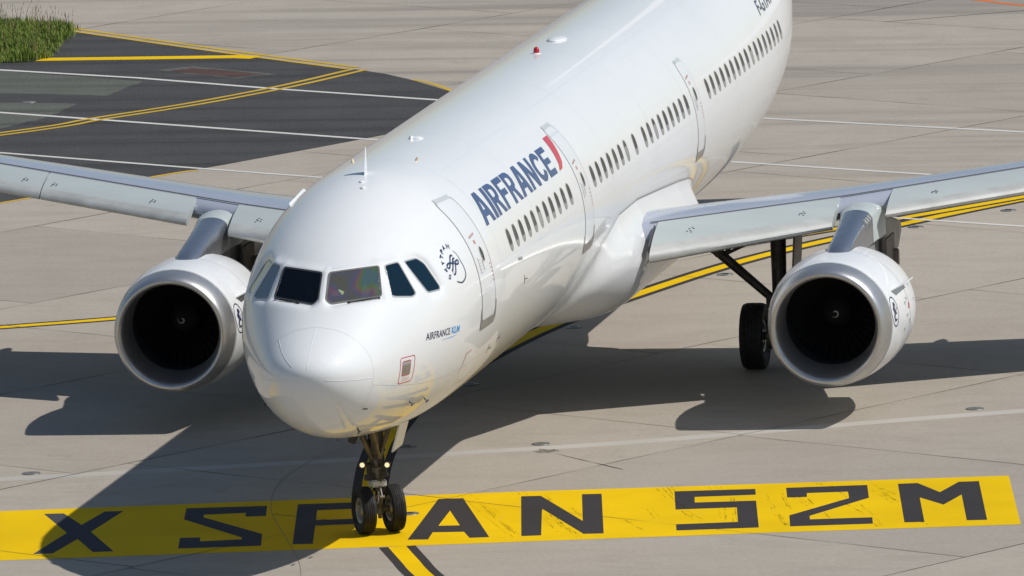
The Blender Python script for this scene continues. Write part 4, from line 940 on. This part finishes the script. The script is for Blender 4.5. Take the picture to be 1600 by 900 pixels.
# ---- engines and pylons
EX, EZ = 15.28, 1.725
DZ = lambda dx: .075*sm(dx/.56)+.045*sm((dx-.5)/.7)
def engine(s):
    EY = s*5.72-.02*(1 if s > 0 else 0)
    e = empty('engine', (0, 0, 0), plane); c = (EX, EY, EZ)
    sy = lambda dx: (1+.05*min(1, max(0, (dx-.4)/1.0)), 1-.035*min(1, max(0, (dx-.4)/1.0)))
    lathe('inlet_lip', [(.44, 1.062), (.30, 1.045), (.18, 1.024), (.09, .999), (.035, .972), (.008, .945), (0, .925), (.008, .900), (.035, .875), (.09, .850), (.18, .824), (.30, .803), (.44, .790), (.56, .784)], 'lip', e, c, seg=96, sy=sy, dz=lambda j, dx: DZ(dx) if j >= 6 else 0)
    lathe('cowl', [(.44, 1.064), (.46, 1.070), (.7, 1.10), (1.1, 1.135), (1.6, 1.15), (2.1, 1.14), (2.6, 1.085), (3.1, .99), (3.45, .90), (3.45, .87), (2.9, .93)], 'nacelle', e, c, seg=96, sy=sy)
    lathe('cowl_joint', [(.452, 1.068), (.452, 1.0715), (.464, 1.0735)], 'grey_line', e, c, seg=96, sy=sy)
    lathe('cowl_joint', [(1.55, 1.151), (1.562, 1.1525), (1.575, 1.151)], 'seam', e, c, seg=96, sy=sy)
    lathe('inlet_liner', [(.56, .784), (.7, .792), (.85, .825), (1.15, .85), (1.4, .855), (1.9, .85), (1.9, .0)], 'liner', e, c, seg=96, dz=lambda j, dx: DZ(dx))
    lathe('core_nozzle', [(2.6, .70), (3.6, .60), (4.4, .44), (4.4, .41), (3.6, .5)], 'gear_steel' if 0 else 'gear', e, c)
    lathe('exhaust_plug', [(3.8, .30), (4.4, .28), (4.9, .15), (5.1, .001)], 'gear', e, c)
    cf = (c[0], c[1], c[2]+.12)
    # fan: 36 twisted blades
    V = []; F = []
    for k in range(36):
        a = 2*math.pi*k/36; b = len(V)
        for j, (r_b, tw, ch) in enumerate(((.28, .35, .10), (.45, .7, .12), (.65, .95, .14), (.845, 1.15, .15))):
            da = ch*math.sin(tw)/r_b*.5; dx = ch*math.cos(tw)*.5
            for sg in (-1, 1):
                t = a+sg*da; V.append((c[0]+1.22+sg*dx, c[1]+r_b*math.cos(t), cf[2]+r_b*math.sin(t)))
        for j in range(3): F.append((b+2*j, b+2*j+1, b+2*j+3, b+2*j+2))
    mk('fan', V, F, 'blade', e)
    lathe('spinner', [(.90, .001), (.93, .035), (1.0, .095), (1.1, .17), (1.2, .235), (1.3, .27), (1.45, .28)], 'black', e, cf)
    # comma-shaped white swirl on the spinner
    V = []; F = []; n = 36; ph0 = .6+(1.1 if s > 0 else 0)
    for i in range(n+1):
        t = i/n; a = ph0+t*4.9; rr = .022+.062*t; wd = .006+.018*math.sin(math.pi*min(1, t*.9+.08))
        for q_ in (-.5, .5):
            r_s = rr+wd*q_; dx = np.interp(r_s, [.001, .035, .095, .17, .235], [.90, .93, 1.0, 1.1, 1.2]); V.append((c[0]+dx-.006, c[1]+r_s*math.cos(a), cf[2]+r_s*math.sin(a)))
    for i in range(n): F.append((2*i, 2*i+1, 2*i+3, 2*i+2))
    mk('spinner_swirl', V, F, 'spiral', e, smooth=False)
    # strakes on both flanks, placards, oval crest
    def cw(dx, a, off=0):
        rr = np.interp(dx, [.44, .7, 1.1, 1.6, 2.1, 2.6, 3.1, 3.45], [1.064, 1.10, 1.135, 1.15, 1.14, 1.085, .99, .90])+off; k = sy(dx); return Vector((c[0]+dx, c[1]+rr*k[0]*math.cos(a), c[2]+rr*k[1]*math.sin(a)))
    for a, hs in ((R(152), .23),):
        V = [cw(.8, a-.008), cw(1.75, a-.008), cw(1.75, a-.006, hs-.04), cw(.95, a-.006, hs), cw(.8, a+.008), cw(1.75, a+.008), cw(1.75, a+.006, hs-.04), cw(.95, a+.006, hs)]
        fix(mk('strake', V, [(0, 1, 2, 3), (7, 6, 5, 4), (0, 3, 7, 4), (3, 2, 6, 7), (2, 1, 5, 6)], 'white_plain', e, smooth=False))
    V = []; F = []
    def patch(u0, u1, a0, a1, off=.006):
        b = len(V); V.extend([cw(u0, a0, off), cw(u1, a0, off), cw(u1, a1, off), cw(u0, a1, off)]); F.append((b, b+1, b+2, b+3))
    # oval ring with a winged figure, on the flank that faces the picture's right
    a_c = R(178+4) if s < 0 else R(182); a_c = R(169)
    for i in range(40):
        t0, t1 = 2*math.pi*i/40, 2*math.pi*(i+1)/40; b = len(V)
        for r_o, t in ((1, t0), (1, t1), (.92, t1), (.92, t0)): V.append(cw(.64+.17*r_o*math.cos(t), a_c+.02+.245*r_o*math.sin(t), .006))
        F.append((b, b+1, b+2, b+3))
    rr_ = random.Random(5)
    for P_ in ([(-.02, .15), (.05, .16), (.09, .10), (.02, .06), (.06, .0), (.10, -.06), (.02, -.04), (-.04, -.10), (.02, -.16), (-.06, -.17), (-.10, -.09), (-.05, -.02), (-.10, .05), (-.04, .09)], [(.09, .04), (.14, .07), (.12, .0)], [(.0, -.12), (.09, -.13), (.04, -.17)]):
        b = len(V); V.extend([cw(.64+p_[0]*.8, a_c+.02-p_[1]*.95, .006) for p_ in P_]); F.append(tuple(range(b, len(V))))
    mk('crest_emblem', V, F, 'dark_navy', e, smooth=False)
    V = []; F = []
    for dx, a in ((1.25, 2.9), (1.4, 2.85), (1.3, 3.1), (1.5, 3.2), (1.15, 3.3), (2.0, 2.7), (2.1, 2.95)): patch(dx, dx+.07, a, a+.03); patch(dx+.02, dx+.05, a+.04, a+.06)
    mk('cowl_stencil', V, F, 'stencil', e, smooth=False)
    V = [cw(.85, R(158), .006) if 0 else cw(1.0, R(30), .006), cw(1.35, R(30), .006), cw(1.35, R(36), .006)]; F = [(0, 1, 2)]; mk('strake_fillet', V, F, 'stencil', e, smooth=False)
    V = []; F = []; patch(1.45, 1.55, 3.0, 3.03); patch(1.5, 1.56, 2.95, 3.0); mk('cowl_stencil', V, F, 'red', e, smooth=False)
    V = []; F = []; patch(1.38, 1.68, 1.50, 1.55, .012); patch(1.45, 1.62, 1.55, 1.61, .012); mk('cowl_vent', V, F, 'black', e, smooth=False)
    # latch access panels
    # pylon: bright nose fairing, white cap at the wing, dull side panels
    def loft(name, secs, mat, sharp=40):
        V = []; F = []; n = 14
        for x, zt, zb, hw in secs:
            for i in range(n):
                t = math.pi*i/(n-1); V.append((x, EY+hw*math.cos(t), (zt-hw*.55)+hw*.55*math.sin(t)) if 0 < i < n-1 else (x, EY+hw*math.cos(t), zb))
        for i in range(len(secs)-1):
            for j in range(n): F.append((i*n+j, i*n+(j+1) % n, (i+1)*n+(j+1) % n, (i+1)*n+j))
        F.append(list(range(n))[::-1]); F.append([(len(secs)-1)*n+j for j in range(n)])
        o = fix(mk(name, V, F, mat, e)); o.data.set_sharp_from_angle(angle=R(sharp)); return o
    EYs = EY
    loft('pylon_nose', [(16.5, 2.80, 2.5, .14), (16.75, 2.89, 2.5, .20), (17.0, 2.95, 2.5, .215), (17.5, 3.04, 2.55, .215), (18.0, 3.12, 2.6, .225), (18.5, 3.20, 2.65, .25), (18.85, 3.25, 2.68, .29)], 'bright_metal')
    loft('pylon_cap', [(18.852, 3.252, 2.68, .291), (19.05, 3.28, 2.7, .32), (19.35, 3.30, 2.7, .36), (19.8, 3.28, 2.7, .36)], 'slat')
    loft('pylon_body', [(17.0, 2.80, 2.2, .19), (17.9, 2.90, 2.3, .21), (18.6, 2.98, 2.3, .235), (19.3, 3.05, 2.25, .26), (20.5, 2.95, 2.15, .26), (22.0, 2.7, 2.15, .22), (23.0, 2.5, 2.3, .12)], 'pylon_side')
    bm = bmesh.new()
    for k in range(4): box(bm, (18.38+.11*k, EY-.225-.012*k, 3.10+.02*k), (.085, .05, .10), Matrix.Rotation(R(-38), 3, 'X'), bev=.012)
    if s < 0: frombm('pylon_vent', bm, 'spiral', e)
    else: bm.free()
    bm = bmesh.new(); box(bm, (20.0, EY-.38, 2.35), (.9, .04, .55)); box(bm, (20.35, EY-.43, 2.2), (.2, .10, .3), bev=.02); frombm('thrust_link', bm, 'brown', e)
    return e
engine(1); engine(-1)

# ---- wheels
def wheel(parent, c, rad, wid, axis_rot, rimr):
    """tyre and rim as parts; axle along Y turned by axis_rot about Z"""
    k = wid/2; prof = [(-k*.62, rimr), (-k*.86, rimr+(rad-rimr)*.25), (-k, rimr+(rad-rimr)*.6), (-k*.93, rad*.955), (-k*.72, rad*.99)]
    g_ = []
    for q_ in (-.45, -.15, .15, .45): g_ += [(k*(q_-.035), rad), (k*(q_-.03), rad-.012), (k*(q_+.03), rad-.012), (k*(q_+.035), rad)]
    prof = prof+g_+[(-a, b) for a, b in prof[::-1]]
    t = lathe('tyre', prof, 'rubber', parent, (0, 0, 0), 'Y', 64); t.location = c; t.rotation_euler = (0, 0, axis_rot); t.data.set_sharp_from_angle(angle=R(50))
    pr = []
    for sg in (-1, 1): pass
    prof = [(-k*.30, .001), (-k*.34, rimr*.25), (-k*.70, rimr*.28), (-k*.72, rimr*.42), (-k*.36, rimr*.50), (-k*.34, rimr*.80), (-k*.66, rimr*.90), (-k*.72, rimr+.008), (-k*.60, rimr+.012)]
    prof = prof+[(-a, b) for a, b in prof[::-1]]
    r__ = lathe('rim', prof, 'rim', parent, (0, 0, 0), 'Y', 40); r__.location = c; r__.rotation_euler = (0, 0, axis_rot); r__.data.set_sharp_from_angle(angle=R(40))
    bm = bmesh.new()
    for sg in (-1, 1):
        for i in range(8): a = i*math.pi/4; tube(bm, (rimr*.65*math.cos(a), sg*k*.3, rimr*.65*math.sin(a)), (rimr*.65*math.cos(a), sg*k*.45, rimr*.65*math.sin(a)), .016, seg=8)
    b__ = frombm('wheel_bolt', bm, 'gear_dark', parent); b__.location = c; b__.rotation_euler = (0, 0, axis_rot)

# ---- nose gear, steered towards the curve
ng = empty('nose_gear', (5.07, 0, 0), plane)
ST = R(29)   # the wheels point towards the aircraft's left
ax = Vector((math.sin(ST), math.cos(ST), 0)); fwd = Vector((-math.cos(ST), math.sin(ST)*-1, 0))
ax = Vector((-math.sin(-ST), math.cos(ST), 0)); ax = Matrix.Rotation(ST, 3, 'Z') @ Vector((0, 1, 0)); fwd = Matrix.Rotation(ST, 3, 'Z') @ Vector((-1, 0, 0))
for s in (1, -1): wheel(ng, Vector((0, 0, .40))+ax*.25*s, .385, .225, ST, .20)
def gp_(name, mat, fn, parent=ng, autos=40):
    bm = bmesh.new(); fn(bm); return frombm(name, bm, mat, parent, autos=autos)
gp_('axle', 'gear', lambda bm: (tube(bm, Vector((0, 0, .40))-ax*.22, Vector((0, 0, .40))+ax*.22, .055), tube(bm, Vector((0, 0, .33)), Vector((0, 0, .50)), .085), tube(bm, Vector((0, 0, .25))+fwd*.05, Vector((0, 0, .34))+fwd*.03, .03)))
gp_('oleo', 'chrome', lambda bm: tube(bm, (0, 0, .48), (-.01, 0, .72), .05))
gp_('strut', 'gear', lambda bm: (tube(bm, (-.01, 0, .70), (-.02, 0, .95), .085, .09), tube(bm, (-.02, 0, .95), (-.04, 0, 1.15), .075), tube(bm, (-.04, 0, 1.15), (-.10, 0, 1.98), .085, .10), tube(bm, (-.03, 0, 1.02), (-.035, 0, 1.10), .11)))
gp_('steering_collar', 'gear_silver', lambda bm: (box(bm, Vector((-.02, 0, .83)), (.20, .26, .12), Matrix.Rotation(ST, 3, 'Z'), bev=.02), ))
gp_('strut_band', 'gear_dark', lambda bm: (tube(bm, (-.015, 0, .90), (-.02, 0, .935), .10), tube(bm, (-.015, 0, .745), (-.015, 0, .76), .095), box(bm, (-.03, .16, .92), (.08, .10, .10), bev=.01), box(bm, (-.03, -.14, .97), (.08, .08, .07), bev=.01), box(bm, (-.1, .12, 1.05), (.06, .07, .20), bev=.01), box(bm, (-.06, -.13, 1.06), (.06, .07, .12), bev=.01)))
gp_('torque_link', 'gear', lambda bm: (tube(bm, Vector((0, 0, .78))+fwd*.09, Vector((0, 0, .62))+fwd*.20, .022), tube(bm, Vector((0, 0, .62))+fwd*.20, Vector((0, 0, .44))+fwd*.07, .026), tube(bm, Vector((0, 0, .62))+fwd*.20-ax*.04, Vector((0, 0, .62))+fwd*.20+ax*.04, .03)))
gp_('drag_brace', 'gear', lambda bm: (tube(bm, (-.06, .05, 1.22), (-.10, .30, 1.92), .038), tube(bm, (-.06, -.05, 1.22), (-.10, -.30, 1.92), .038), tube(bm, (-.12, .06, 1.25), (-.85, .12, 1.85), .035), tube(bm, (-.12, -.06, 1.25), (-.85, -.12, 1.85), .035), tube(bm, (-.10, -.28, 1.75), (-.10, .28, 1.75), .03)))
def hoses(bm):
    rr = random.Random(3)
    for k in range(16):
        a = rr.uniform(0, 6.28); p = Vector((.10*math.cos(a)-.03, .11*math.sin(a), 1.75-rr.uniform(0, .2)))
        for j in range(5):
            a += rr.uniform(-.35, .35); q_ = Vector((.11*math.cos(a)-.02, .12*math.sin(a), p.z-rr.uniform(.10, .22)))
            if q_.z < .55: break
            tube(bm, p, q_, .009, seg=6); p = q_
    for k in range(20): box(bm, (-.10+rr.uniform(-.03, .05), rr.uniform(-.13, .13), rr.uniform(1.0, 1.6)), (.06, rr.uniform(.03, .07), rr.uniform(.04, .09)), bev=.006)
gp_('hydraulic_hose', 'gear_dark', hoses)
for y in (.205, -.205):
    lh = gp_('taxi_light', 'gear_dark', lambda bm: (tube(bm, (-.20, y, 1.15), (-.10, y, 1.15), .066, .045, 20), tube(bm, (-.10, y, 1.15), (-.05, 0, 1.15), .025, seg=8)))
    bm = bmesh.new(); bmesh.ops.create_uvsphere(bm, u_segments=20, v_segments=10, radius=1, matrix=Matrix.Translation((-.200, y, 1.15)) @ Matrix.Diagonal((.02, .040, .040, 1))); o = frombm('lamp', bm, 'lamp', lh, smooth=True); 
def doorfn(bm):
    box(bm, (-.05, -.42, 1.64), (.78, .03, .52), Matrix.Rotation(R(17), 3, 'X'), bev=.01)
gp_('gear_door', 'white_plain', doorfn)
gp_('door_stencil', 'stencil', lambda bm: [box(bm, (-.433, -.40-.012*k, 1.78-.05*k), (.004, .015, .03)) for k in range(1)])
bm = bmesh.new(); box(bm, (4.95, 0, 2.0), (2.1, .72, .34)); frombm('gear_bay', bm, 'black', plane)
gp_('tow_fitting', 'gear_dark', lambda bm: (box(bm, (-.42, .29, 1.62), (.12, .13, .15), Matrix.Rotation(R(20), 3, 'X'), bev=.015), tube(bm, (-.42, .29, 1.66), (-.40, .27, 1.95), .03)))

# ---- main gear
def main_gear(s):
    g = empty('main_gear', (21.97, s*3.795, 0), plane); D = s
    for k in (-.465, .465): wheel(g, Vector((0, k, .59)), .585, .42, 0, .28)
    gp_('axle', 'gear', lambda bm: (tube(bm, (0, -.5, .59), (0, .5, .59), .07), tube(bm, (0, 0, .52), (0, 0, .8), .10), tube(bm, (-.02, -.22, .59), (-.02, -.14, .59), .24, seg=24), tube(bm, (-.02, .14, .59), (-.02, .22, .59), .24, seg=24)), g)
    gp_('strut', 'gear_dark', lambda bm: (tube(bm, (0, 0, .8), (0, 0, 1.25), .08), tube(bm, (0, 0, 1.2), (.05, 0, 2.9), .125, .15), box(bm, (-.05, -s*.13, 1.2), (.14, .2, .22), bev=.02)), g)
    gp_('side_brace', 'gear_dark', lambda bm: (tube(bm, (-.02, -s*.12, 1.25), (-.05, -s*1.12, 2.15), .075, .09), tube(bm, (-.05, -s*1.12, 2.15), (-.05, -s*1.5, 2.5), .10), tube(bm, (-.05, -s*1.0, 2.0), (-.05, -s*.70, 2.35), .035), tube(bm, (-.05, -s*.95, 2.05), (-.05, -s*.45, 2.28), .03), box(bm, (-.05, -s*1.05, 2.10), (.22, .14, .16), bev=.02)), g)
    gp_('torque_link', 'gear_dark', lambda bm: (tube(bm, (.12, 0, 1.3), (.40, 0, 1.0), .04), tube(bm, (.40, 0, 1.0), (.10, 0, .7), .04)), g)
    gp_('brake_hose', 'gear_dark', lambda bm: (tube(bm, (-.15, -s*.08, 1.8), (-.16, -s*.10, 1.0), .015, seg=8), tube(bm, (-.16, -s*.10, 1.0), (-.12, -s*.2, .68), .015, seg=8), tube(bm, (-.15, s*.08, 2.0), (-.14, s*.1, .8), .012, seg=8)), g)
    gp_('gear_door', 'brown', lambda bm: box(bm, (.15, s*.30, 1.85), (.85, .035, 1.55), Matrix.Rotation(R(s*-4), 3, 'X'), bev=.01), g)
main_gear(1); main_gear(-1)

# ---- tail, mostly out of the frame
def flat_surf(name, P, th, mat, axis):
    V = []; n = len(P)
    for sg in (-1, 1):
        for x, h, t in P: V.append((x, sg*th*t/2, h) if axis == 'z' else (x, h, 0))
    F = [list(range(n))[::-1], list(range(n, 2*n))]+[(i, (i+1) % n, n+(i+1) % n, n+i) for i in range(n)]
    return fix(mk(name, V, F, mat, plane, smooth=False))
flat_surf('tail_fin', [(36.5, ZC+1.9, 1), (38.2, ZC+2.6, 1), (43.0, ZC+7.9, .4), (45.0, ZC+7.9, .2), (43.6, ZC+1.6, .4)], .5, 'white_plain', 'z')
for s in (1, -1):
    V = []; P = [(39.6, .6, .35), (42.9, 6.2, .12), (44.3, 6.2, .06), (43.6, .6, .15)]
    for sg in (-1, 1):
        for x, y, t in P: V.append((x, s*y, ZC+.9+.09*y+sg*t/2))
    fix(mk('tailplane', V, [(3, 2, 1, 0), (4, 5, 6, 7)]+[(i, (i+1) % 4, 4+(i+1) % 4, 4+i) for i in range(4)], 'white_plain', plane, smooth=False))
# blade aerials and drain mast under the belly
bm = bmesh.new(); tube(bm, (3.9, 0, 1.95), (3.95, 0, 1.72), .02, .012, 8); tube(bm, (2.35, .05, 2.10), (2.35, .05, 1.95), .014, .008, 8); frombm('drain_mast', bm, 'gear_dark', plane)
# ---- the two pilots, faintly seen behind the windscreen
def pilot(y, label, reach):
    o = empty('person', (2.95, y, ZC-.35)); tag(o, label, 'person')
    me = bpy.data.meshes.new('body'); V = []; E = []; Rr = []
    def v(p, r, par=None):
        V.append(p); Rr.append(r); i = len(V)-1
        if par is not None: E.append((par, i))
        return i
    pel = v((0, 0, .05), .17); w1 = v((0, 0, .25), .16, pel); ch = v((-.02, 0, .46), .18, w1); nk = v((-.03, 0, .62), .065, ch); hd = v((-.04, 0, .70), .075, nk); ht = v((-.045, 0, .80), .092, hd); v((-.04, 0, .87), .07, ht)
    for s in (1, -1):
        hip = v((-.10, s*.09, .03), .10, pel); kn = v((-.48, s*.13, .02), .07, hip); v((-.50, s*.13, -.38), .05, kn)
        sh = v((-.02, s*.19, .54), .062, ch); up = reach[0] if s > 0 else reach[1]
        el = v((-.20, s*.27, .32), .045, sh)
        wr = v(up, .028, el); hn = v((up[0]-.07, up[1], up[2]+.005), .030, wr)
        for k in range(4):
            a = v((up[0]-.11, up[1]+(k-1.5)*.02, up[2]+.02), .0095, hn); b = v((up[0]-.15+abs(k-1.2)*.006, up[1]+(k-1.5)*.022, up[2]+.015), .0085, a); v((up[0]-.17+abs(k-1.2)*.008, up[1]+(k-1.5)*.022, up[2]-.005), .0075, b)
        a = v((up[0]-.05, up[1]-s*.04, up[2]), .011, hn); v((up[0]-.09, up[1]-s*.055, up[2]-.003), .009, a)
    me.from_pydata(V, E, []); b = bpy.data.objects.new('body', me); col.objects.link(b)
    m1 = b.modifiers.new('s', 'SKIN'); me.skin_vertices[0].data[0].use_root = True
    for i, r in enumerate(Rr): me.skin_vertices[0].data[i].radius = (r, r)
    m2 = b.modifiers.new('u', 'SUBSURF'); m2.levels = 1; m2.render_levels = 1
    dg = bpy.context.evaluated_depsgraph_get(); nm = bpy.data.meshes.new_from_object(b.evaluated_get(dg)); bpy.data.objects.remove(b)
    for q_ in ('shirt', 'skin', 'hair'): nm.materials.append(M[q_])
    for p in nm.polygons:
        c = p.center; hand = c.x < -.33 and c.z > .12
        p.material_index = 2 if (c.z > .80 and (c.x > -.09 or c.z > .86)) else (1 if (c.z > .60 or hand) else (2 if c.z < .12 else 0)); p.use_smooth = True
    bo = bpy.data.objects.new('body', nm); col.objects.link(bo); bo.parent = o
    bm = bmesh.new(); box(bm, (.22, 0, .35), (.12, .46, .75), bev=.04); box(bm, (.20, 0, .82), (.10, .26, .18), bev=.03); box(bm, (0, 0, -.06), (.5, .46, .10), bev=.03)
    st = frombm('pilot_seat', bm, 'cockpit_grey', plane); st.location = (2.95, y, ZC-.35)
pilot(.53, 'pilot in a white shirt seated behind the dark windscreen pane', ((-.50, .22, .36), (-.48, -.12, .38)))
pilot(-.53, 'pilot in a white shirt seated behind the rainbow tinted windscreen pane', ((-.80, .10, .80), (-.50, -.20, .36)))
